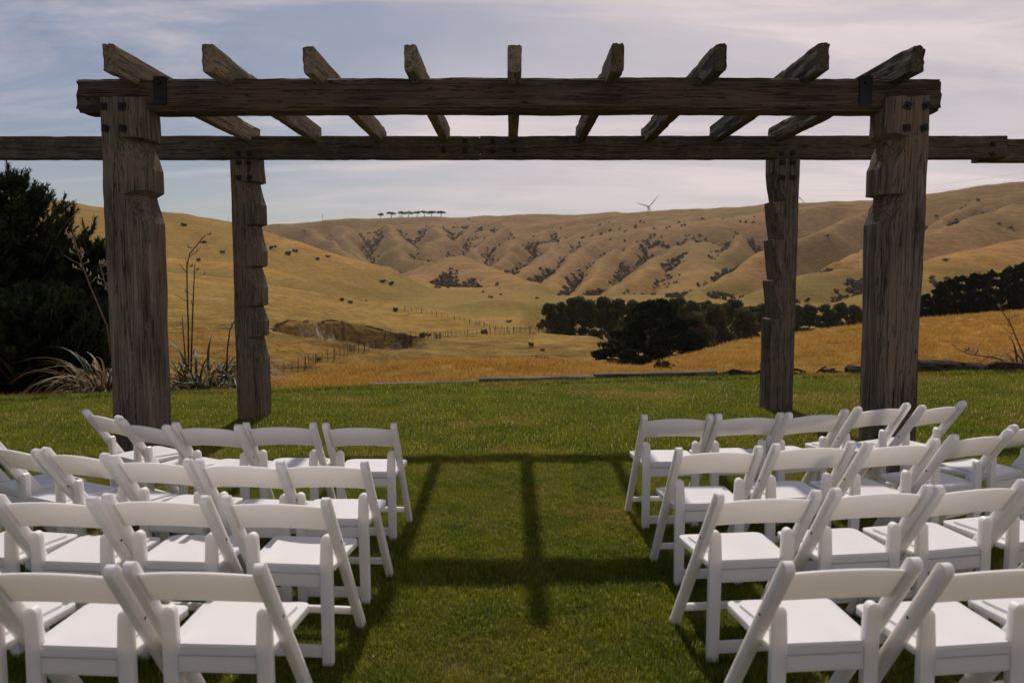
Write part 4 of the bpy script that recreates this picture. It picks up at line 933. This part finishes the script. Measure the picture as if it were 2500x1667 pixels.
# ------------------------------------------------------------------ young pines beside the lawn
def shoot_arrays(n_needles, L, nl, seed):
    r_ = np.random.default_rng(seed); t = r_.random(n_needles); a = r_.random(n_needles) * 6.283
    el = 0.55 + 0.5 * r_.random(n_needles); base = np.stack([0 * t, 0 * t, L * t], 1)
    d = np.stack([np.cos(a) * np.sin(el), np.sin(a) * np.sin(el), np.cos(el)], 1); ln = nl * (0.6 + 0.6 * r_.random(n_needles)) * (1 - 0.35 * t)
    s = np.stack([-np.sin(a), np.cos(a), 0 * a], 1) * 0.011
    V = np.stack([base - s, base + s, base + d * ln[:, None]], 1).reshape(-1, 3); return V, np.arange(3 * n_needles).reshape(-1, 3)
def young_pine(name, x, y, ztop, wide, label, seed, n_whorl=11, zbase=None):
    rr = random.Random(seed); zb = gz(x, y) if zbase is None else zbase; h = ztop - zb
    o = tag(empty(name, (x, y, zb)), label, 'tree', 'young pines beside the lawn')
    mb = MB(); mb.tube([(0, 0, -.4), (0.03, 0, h * .35), (-.02, .02, h * .7), (0, 0, h * .97)], [0.11, 0.08, 0.045, 0.012], 8); tips = []
    for l in range(n_whorl):
        f_ = l / (n_whorl - 1); z = h * (0.05 + 0.86 * f_); rad = wide * (1 - f_ ** 2.8) * 0.95 + 0.20; m_ = rr.randint(6, 8); a0 = rr.uniform(0, 6)
        for j in range(m_):
            a = a0 + 6.283 * j / m_ + rr.gauss(0, .18); q = rad * rr.uniform(.7, 1.1); up = 0.30 + 0.30 * rr.random(); d = Vector((math.cos(a), math.sin(a), 0))
            P = [Vector((0, 0, z)), Vector((0, 0, z)) + d * q * .5 + Vector((0, 0, .08 * q)), Vector((0, 0, z)) + d * q + Vector((0, 0, up * q + .1))]
            mb.tube(P, [0.028 * (1 - .6 * f_), 0.02 * (1 - .6 * f_), 0.008], 5)
            nb = max(6, int(q * 22))
            for k in range(nb):
                t = 0.12 + 0.88 * (k + rr.random()) / nb; p = P[0].lerp(P[1], t * 2) if t < .5 else P[1].lerp(P[2], t * 2 - 1)
                side = Vector((-d.y, d.x, 0)) * rr.gauss(0, .55); v = (d * rr.uniform(.2, .9) + side + Vector((0, 0, rr.uniform(.5, 1.4)))).normalized()
                p = p + side * 0.16 * q * .5 + Vector((0, 0, rr.uniform(-.05, .1))); tips.append((p, v, rr.uniform(.7, 1.15)))
            tips.append((P[2], (d * .3 + Vector((0, 0, 1))).normalized(), 1.3)); tips.append((P[2] - d * .1, (d * .2 + Vector((rr.gauss(0, .3), rr.gauss(0, .3), 1))).normalized(), 1.1))
    for k in range(int(420 * wide)):
        f_ = rr.random() ** 0.8 * 0.93; a = rr.uniform(0, 6.283); q = (wide * (1 - f_ ** 2.8) * 0.95 + 0.12) * math.sqrt(rr.uniform(.15, 1.0))
        tips.append((Vector((q * math.cos(a), q * math.sin(a), h * f_ + 0.25 * q)), Vector((math.cos(a) * .45 + rr.gauss(0, .3), math.sin(a) * .45 + rr.gauss(0, .3), 1)).normalized(), rr.uniform(.8, 1.2)))
    for k in range(4): tips.append((Vector((0, 0, h * (.90 + .03 * k))), Vector((rr.gauss(0, .12), rr.gauss(0, .12), 1)).normalized(), 1.3))
    link('trunk', mb.mesh('trunk', M['bark'], True), o)
    SV = [shoot_arrays(62, 0.28, 0.14, seed * 7 + i) for i in range(4)]; VV = []; n = 0
    for i, (p, v, sc) in enumerate(tips):
        V0 = SV[i % 4][0] * sc; zq = Vector((0, 0, 1)).rotation_difference(v).to_matrix() @ Matrix.Rotation(rr.uniform(0, 6.28), 3, 'Z')
        VV.append(V0 @ np.array(zq).T + np.array(p))
    VV = np.concatenate(VV); link('crown', mesh_np('crown', VV, np.arange(len(VV)).reshape(-1, 3), M['pine']), o); return o
for i, (xd, yd, D, wd, lab) in enumerate([(22, 400, 17.0, 1.75, 'tallest dark young pine beside the lawn, with upright candle tips'), (205, 575, 16.2, 0.75, 'small dark pine between the tall one and the front post'), (120, 545, 18.6, 1.25, 'dark pine behind the tall one, its tip showing beside the hill fence'),
                                          (-120, 440, 16.0, 1.7, 'dark pine on the outer side of the tallest pine'), (95, 700, 14.6, 1.15, 'low dark bushy pine in front of the tallest one'), (240, 620, 18.5, .8, 'dark pine tip just behind the front post')]):
    p = at(xd, yd, D); young_pine('young_pine', p[0], p[1], p[2], wd, lab, 300 + i, 8 if wd < 1 else 11)

# ------------------------------------------------------------------ scrub and shrubs on the hills
def bush_arrays(n, size, seed, r=1.0):
    r_ = np.random.default_rng(seed); C = [(r_.normal(0, .4), r_.normal(0, .4), .35 + .35 * r_.random()) for _ in range(5)]
    P = clump_points(np.array(C) * r, [0.45 * r] * 5, n, .4, .85, r_); return rand_quads(P, size, 0, 1.4, r_)
def ground_hit(xd, yd, r0=12.0, r1=1700.0):
    d = ray(xd, yd); h = math.hypot(d[0], d[1]); r = np.exp(np.linspace(math.log(r0), math.log(r1), 1500)); x, y = d[0] / h * r, d[1] / h * r
    z = CAM_H + d[2] / h * r; g = terrain_z(x, y); i = int(np.argmax(g > z)); return float(x[i]), float(y[i]), float(r[i])
# gully scrub: candidates kept where the ground is a hollow
n = 60000; th = rng.uniform(-0.62, 0.72, n); r = np.sqrt(rng.uniform(480 ** 2, 1500 ** 2, n)); x_, y_ = np.sin(th) * r, np.cos(th) * r
z0 = terrain_z(x_, y_); cv = np.zeros(n)
for k in range(6): a = k * math.pi / 3; cv += terrain_z(x_ + 13 * math.cos(a), y_ + 13 * math.sin(a)) / 6
cv -= z0; msk = fbm(x_ + 50, y_, 120, 3)
keep = (cv + msk * 4.5 > 2.1) & (cv > 0.5) & (rng.random(n) < 0.9) & (z0 < 95); x_, y_, z0 = x_[keep], y_[keep], z0[keep]
seeds = [(870, 563, 34), (880, 612, 26), (862, 545, 22), (775, 560, 20), (1010, 530, 26), (1085, 560, 24), (1120, 590, 22), (1200, 562, 24), (1240, 547, 20), (1215, 638, 34), (1180, 622, 26), (1245, 628, 30), (1440, 602, 30), (1472, 586, 34), (1525, 562, 30), (1425, 640, 22), (1660, 622, 30),
         (1640, 640, 24), (1602, 668, 26), (1350, 652, 14), (1010, 656, 22), (1030, 645, 18), (1100, 640, 18), (1745, 572, 28), (1735, 545, 20), (1290, 642, 14), (2050, 650, 22), (1950, 640, 26), (1930, 632, 20), (1110, 545, 20), (960, 560, 16), (1060, 520, 20), (2185, 510, 16), (1390, 672, 14), (1570, 600, 18), (1500, 540, 18)]
sx, sy = [], []
for xd, yd, cnt in seeds:
    gx_, gy_, gr = ground_hit(xd, yd)
    if gr < 300: continue
    px_ = gx_ + rng.normal(0, 0.022 * gr, cnt * 9); py_ = gy_ + rng.normal(0, 0.035 * gr, cnt * 9); zc = terrain_z(px_, py_); c_ = -zc
    for k in range(4): a = k * math.pi / 2; c_ = c_ + terrain_z(px_ + 15 * math.cos(a), py_ + 15 * math.sin(a)) / 4
    o_ = np.argsort(-c_)[:cnt * 3]; sx.append(px_[o_]); sy.append(py_[o_])
sx = np.concatenate(sx); sy = np.concatenate(sy); cap = 1500
x_ = np.concatenate([x_[:cap], sx]); y_ = np.concatenate([y_[:cap], sy]); z0 = np.concatenate([z0[:cap], terrain_z(sx, sy)])
n = len(x_); VV = []; FF = []; BA = [bush_arrays(44, 0.55, 400 + i, 1.25) for i in range(5)]
for i in range(n):
    V, F = BA[i % 5]; s_ = rng.uniform(0.8, 2.6); a = rng.uniform(0, 6.28); c, s2 = math.cos(a), math.sin(a)
    W = V * s_; W = np.stack([W[:, 0] * c - W[:, 1] * s2, W[:, 0] * s2 + W[:, 1] * c, W[:, 2]], 1) + np.array([x_[i], y_[i], z0[i]]); VV.append(W); FF.append(F + i * len(V))
tag(link('gully_scrub', mesh_np('gully_scrub', np.concatenate(VV), np.concatenate(FF), M['scrub'])), 'dark scrub filling the gullies of the far hills', kind='stuff')
BUSH = [bush_arrays(130, 0.30, 430 + i) for i in range(4)]; BUSHM = [mesh_np('foliage', V, F, M['shrub']) for V, F in BUSH]
def shrub(x, y, s_, label, group=None, flat=1.0):
    o = tag(link('shrub', BUSHM[int(abs(x * 7)) % 4], None, (x, y, gz(x, y) - 0.1), (0, 0, random.uniform(0, 6))), label, 'shrub', group); o.scale = (s_, s_, s_ * flat)
for xd, yd, s_ in ((622, 572, 2.0), (660, 586, 2.2), (680, 580, 2.0), (730, 598, 1.8), (752, 592, 1.6), (786, 692, 1.0), (806, 697, .9), (842, 692, .7), (910, 715, 1.0), (640, 520, 2.2), (700, 532, 2.2), (470, 560, 1.6), (510, 582, 1.5), (420, 520, 2.2), (300, 500, 1.8), (205, 537, 1.6), (150, 470, 2.2), (190, 462, 2), (455, 600, 1.4),
                   (560, 565, 1.6), (1110, 672, 1.6), (1130, 685, 1.5), (1150, 678, 1.2), (1232, 686, 1.3), (1170, 741, .8), (900, 655, 2.2), (880, 650, 2.0), (1010, 640, 2.2), (1080, 560, 3), (1330, 560, 2.6), (1425, 610, 2.6), (1505, 655, 2.4), (1460, 520, 3), (2150, 500, 2.6), (1900, 545, 2.6), (2170, 600, 2.0), (2060, 600, 2.2), (1240, 620, 3.0), (1295, 600, 2.6)):
    x, y, r_ = ground_hit(xd, yd)
    if r_ < 80: continue
    shrub(x, y, s_, 'small dark shrub dotted on the open hillside grass', 'shrubs dotted over the hillsides')
for xd, yd, s_, lab, fl in ((1520, 852, 1.3, 'low green bush at the foot of the dark cypress', .8), (1240, 826, 1.0, 'low flat bush on the golden hump below the kerb', .55), (1265, 827, .9, 'small flat bush beside another on the golden hump', .5), (1222, 795, .7, 'small dark upright bush on the grass beyond the hump', 1.2), (1112, 766, 1.1, 'round dark bush beside the valley fence', 1.0),
                            (970, 775, 1.1, 'dark bush above the fence at the end of the eroded bank', .9), (985, 772, .8, 'smaller dark bush beside the eroded bank', .9), (732, 830, .6, 'tiny dark bush beside the fence below the eroded bank', .9), (1247, 806, .5, 'tiny dark weed on the golden grass', 1.0)):
    x, y, r_ = ground_hit(xd, yd); shrub(x, y, s_, lab, None, fl)

# ------------------------------------------------------------------ fences
def fence(name, pts, label, post_h, every, battens, group=None, r=0.07):
    dens = [(a[0] + (b[0] - a[0]) * k / 5, a[1] + (b[1] - a[1]) * k / 5) for a, b in zip(pts[:-1], pts[1:]) for k in range(5)] + [pts[-1]]
    H_ = [ground_hit(a, b) for a, b in dens]; G = [H_[0][:2]]; rl = H_[0][2]
    for h_ in H_[1:]:
        if 0.85 < h_[2] / rl < 1.35: G.append(h_[:2]); rl = h_[2]
    line = [Vector((x, y, 0)) for x, y in G]
    o = tag(empty(name, (G[0][0], G[0][1], gz(*G[0]))), label, 'fence', group); O = Vector(o.location)
    dist = [0]
    for a, b in zip(line[:-1], line[1:]): dist.append(dist[-1] + (b - a).length)
    def along(s_):
        for i in range(len(line) - 1):
            if s_ <= dist[i + 1] or i == len(line) - 2: return line[i].lerp(line[i + 1], (s_ - dist[i]) / (dist[i + 1] - dist[i]))
    mb = MB(); mb.tube([(0, 0, -.3), (0.01, 0, post_h * .5), (0, 0, post_h), (0, 0, post_h + .02)], [r * 1.35, r * 1.35, r * 1.2, r * .8], 7); PM = mb.mesh('post', M['fence_wood'])
    mb = MB(); mb.box((-.04, -.035, .02), (.04, .035, post_h - .05)); BM_ = mb.mesh('batten', M['fence_wood'])
    n = int(dist[-1] / every); tops = []
    for i in range(n + 1):
        for k in range(battens + 1 if i < n else 1):
            p = along((i + k / (battens + 1)) * dist[-1] / max(n, 1)); z = gz(p.x, p.y)
            q = link('post' if k == 0 else 'batten', PM if k == 0 else BM_, o, (p.x - O.x, p.y - O.y, z - O.z), (random.gauss(0, .02), random.gauss(0, .02), random.uniform(0, 3)))
            tops.append((p.x - O.x, p.y - O.y, z - O.z))
    for hz in (0.3, 0.55, 0.8, 1.02):
        if hz < post_h: m_ = MB(); m_.tube([(a, b, c + hz) for a, b, c in tops], 0.009, 3); link('wire', m_.mesh('wire', M['wire']), o)
fence('farm_fence', [(622, 868), (660, 858), (735, 834), (800, 814), (880, 794), (960, 781), (1050, 772), (1120, 768), (1180, 767)], 'long wire fence with timber posts running along the valley track', 1.45, 5.0, 4)
fence('farm_fence', [(930, 713), (980, 722), (1030, 733), (1080, 744), (1130, 756), (1165, 763)], 'wire fence climbing the crest of the golden slope', 1.2, 6.0, 2)
fence('farm_fence', [(160, 552), (185, 560), (215, 576), (250, 598)], 'dark fence line on the hillside above the young pines', 1.4, 5.0, 2)
fence('farm_fence', [(1195, 762), (1215, 764), (1240, 765), (1262, 766)], 'short dark fence between the gate and the shelterbelt', 1.2, 4.0, 3)
x, y, _ = ground_hit(1180, 766); g = tag(empty('farm_gate', (x, y, gz(x, y))), 'pale timber rail gate where the valley fences meet', 'gate'); mb = MB()
for sx in (0, 3.6): m_ = MB(); m_.tube([(sx, 0, -.3), (sx, 0, 1.5)], 0.11, 7); link('post', m_.mesh('post', M['fence_wood']), g)
for hz in (.35, .65, .95, 1.2): m_ = MB(); m_.box((0.12, -.03, hz - .05), (3.48, .03, hz + .05)); link('rail', m_.mesh('rail', M['gum_bark']), g)

# ------------------------------------------------------------------ sheep
def sheep_mesh():
    V = []; F = []
    bm = bmesh.new()
    def blob(c, r, seg=10):
        m4 = Matrix.Translation(c) @ Matrix.Diagonal((*r, 1)); bmesh.ops.create_uvsphere(bm, u_segments=seg, v_segments=7, radius=1.0, matrix=m4)
    blob((0, 0, .62), (.50, .27, .27)); blob((.38, 0, .66), (.24, .2, .22)); blob((-.38, 0, .62), (.2, .24, .25)); blob((.60, 0, .55), (.15, .10, .12)); blob((.72, 0, .42), (.09, .07, .13))
    for sx in (.3, -.34):
        for sy in (.13, -.13): bmesh.ops.create_cone(bm, cap_ends=True, segments=6, radius1=.035, radius2=.07, depth=.5, matrix=Matrix.Translation((sx, sy, .25)))
    for sy in (.1, -.1): blob((.6, sy * 1.1, .64), (.03, .06, .025), 6)
    me = bm_mesh('sheep', bm, M['wool'], True); return me
SHEEP = sheep_mesh()
for xd, yd, rz, lab in ((1098, 746, 0.3, 'white sheep standing by the fence on the crest of the slope'), (1119, 750, 2.6, 'white sheep grazing below the crest fence'), (1169, 765, 1.2, 'white sheep beside the farm gate'), (1226, 767, 0.2, 'white sheep at the end of the short dark fence')):
    x, y, _ = ground_hit(xd, yd); o = tag(link('sheep', SHEEP, None, (x, y, gz(x, y)), (0, 0, rz), 0.85), lab, 'sheep', 'sheep in the valley')
    md = o.modifiers.new('remesh', 'REMESH'); md.mode = 'VOXEL'; md.voxel_size = 0.05

# ------------------------------------------------------------------ wind turbines, masts, power line
def turbine(xd, yh, D, rot, label):
    p = at(xd, yh, D); zg = gz(p[0], p[1]); hub = p[2] - zg; o = tag(empty('wind_turbine', (p[0], p[1], zg), 0.35), label, 'wind turbine', 'wind turbines behind the far ridge')
    mb = MB(); mb.tube([(0, 0, -6), (0, 0, hub * .5), (0, 0, hub - 1)], [2.3, 1.9, 1.3], 14); link('tower', mb.mesh('tower', M['turbine'], True), o)
    mb = MB(); mb.tube([(0, -3.5, hub), (0, -3.2, hub), (0, 5.5, hub + .2), (0, 6, hub + .2)], [1.0, 1.9, 1.8, 1.1], 10); link('nacelle', mb.mesh('nacelle', M['turbine'], True), o)
    mb = MB(); mb.tube([(0, -3.4, hub), (0, -5.2, hub), (0, -6.2, hub)], [1.7, 1.5, .3], 10); ro = link('hub', mb.mesh('hub', M['turbine'], True), o)
    for k in range(3):
        a = rot + k * 2.0944; d = Vector((math.sin(a), 0, math.cos(a))); c = Vector((0, -4.6, hub)); s = Vector((d.z, 0, -d.x)); V = []; F = []; n = 8
        for i in range(n + 1):
            t = i / n; w = (1.0 + 1.3 * min(1, t * 6)) * (1 - .82 * t) + .15; th = 0.9 * (1 - .8 * t) + .08; q = c + d * (1 + 40 * t)
            V += [q - s * w * .6, q + Vector((0, -th * .5, 0)), q + s * w * .9, q + Vector((0, th * .5, 0))]
        for i in range(n):
            for j in range(4): j2 = (j + 1) % 4; F.append((i * 4 + j, i * 4 + j2, i * 4 + 4 + j2, i * 4 + 4 + j))
        F += [(3, 2, 1, 0), (n * 4, n * 4 + 1, n * 4 + 2, n * 4 + 3)]; link('blade', mesh_py('blade', V, F, M['turbine'], True), ro)
turbine(1489, 475, 2100, 0.74, 'pale wind turbine with two blades raised in a V above the ridge')
turbine(1824, 446, 1900, 0.09, 'pale wind turbine half hidden by the stepped rear post, one blade upright')
turbine(1239, 525, 2150, -0.18, 'wind turbine of which only a blade tip shows above the ridge')
for xd, yt, D, arm, lab in ((741, 490, 1540, True, 'thin mast with a crossbar on the far skyline'), (918, 489, 1600, False, 'thin mast behind the flat topped skyline trees'), (2308, 421, 1035, False, 'thin pole on the skyline above the plantation'), (525, 508, 580, False, 'thin pole beside the shoulder of the nearer hill')):
    p = at(xd, yt, D); zg = gz(p[0], p[1]); h = max(p[2] - zg, 5); o = tag(empty('mast', (p[0], p[1], zg)), lab, 'mast'); mb = MB(); w = D * 0.00022; mb.tube([(0, 0, -2), (0, 0, h)], [w, w * .7], 6); link('pole', mb.mesh('pole', M['mast']), o)
    if arm: m_ = MB(); m_.box((-2, -.2, h * .62), (2, .2, h * .62 + .4)); link('crossbar', m_.mesh('crossbar', M['mast']), o)
pl = tag(empty('power_line', at(2600, 360, 520)), 'thin power cables sagging across the sky above the plantation ridge', 'power line')
for ya, yb in ((428, 356), (440, 372), (452, 386)):
    a, b = Vector(at(1850, ya + 8, 900)), Vector(at(2600, yb - 8, 520)); pts = [a.lerp(b, t / 16) - Vector((0, 0, 9 * 4 * (t / 16) * (1 - t / 16))) - pl.location for t in range(17)]
    mb = MB(); mb.tube(pts, 0.055, 4); link('cable', mb.mesh('cable', M['cable']), pl)

# ------------------------------------------------------------------ air
mb = MB(); mb.box((-2600, -60, -45), (2600, 3050, 330))
m, nt, out = new_mat('haze'); t = NT(nt); pv = t.node('ShaderNodeVolumePrincipled'); pv.inputs['Color'].default_value = (0.92, 0.90, 0.92, 1); pv.inputs['Density'].default_value = 0.00006
pv.inputs['Anisotropy'].default_value = 0.2; t.l.new(pv.outputs[0], out.inputs['Volume'])
tag(link('haze', mb.mesh('haze', m)), 'thin pale haze in the air over the valley', kind='stuff')
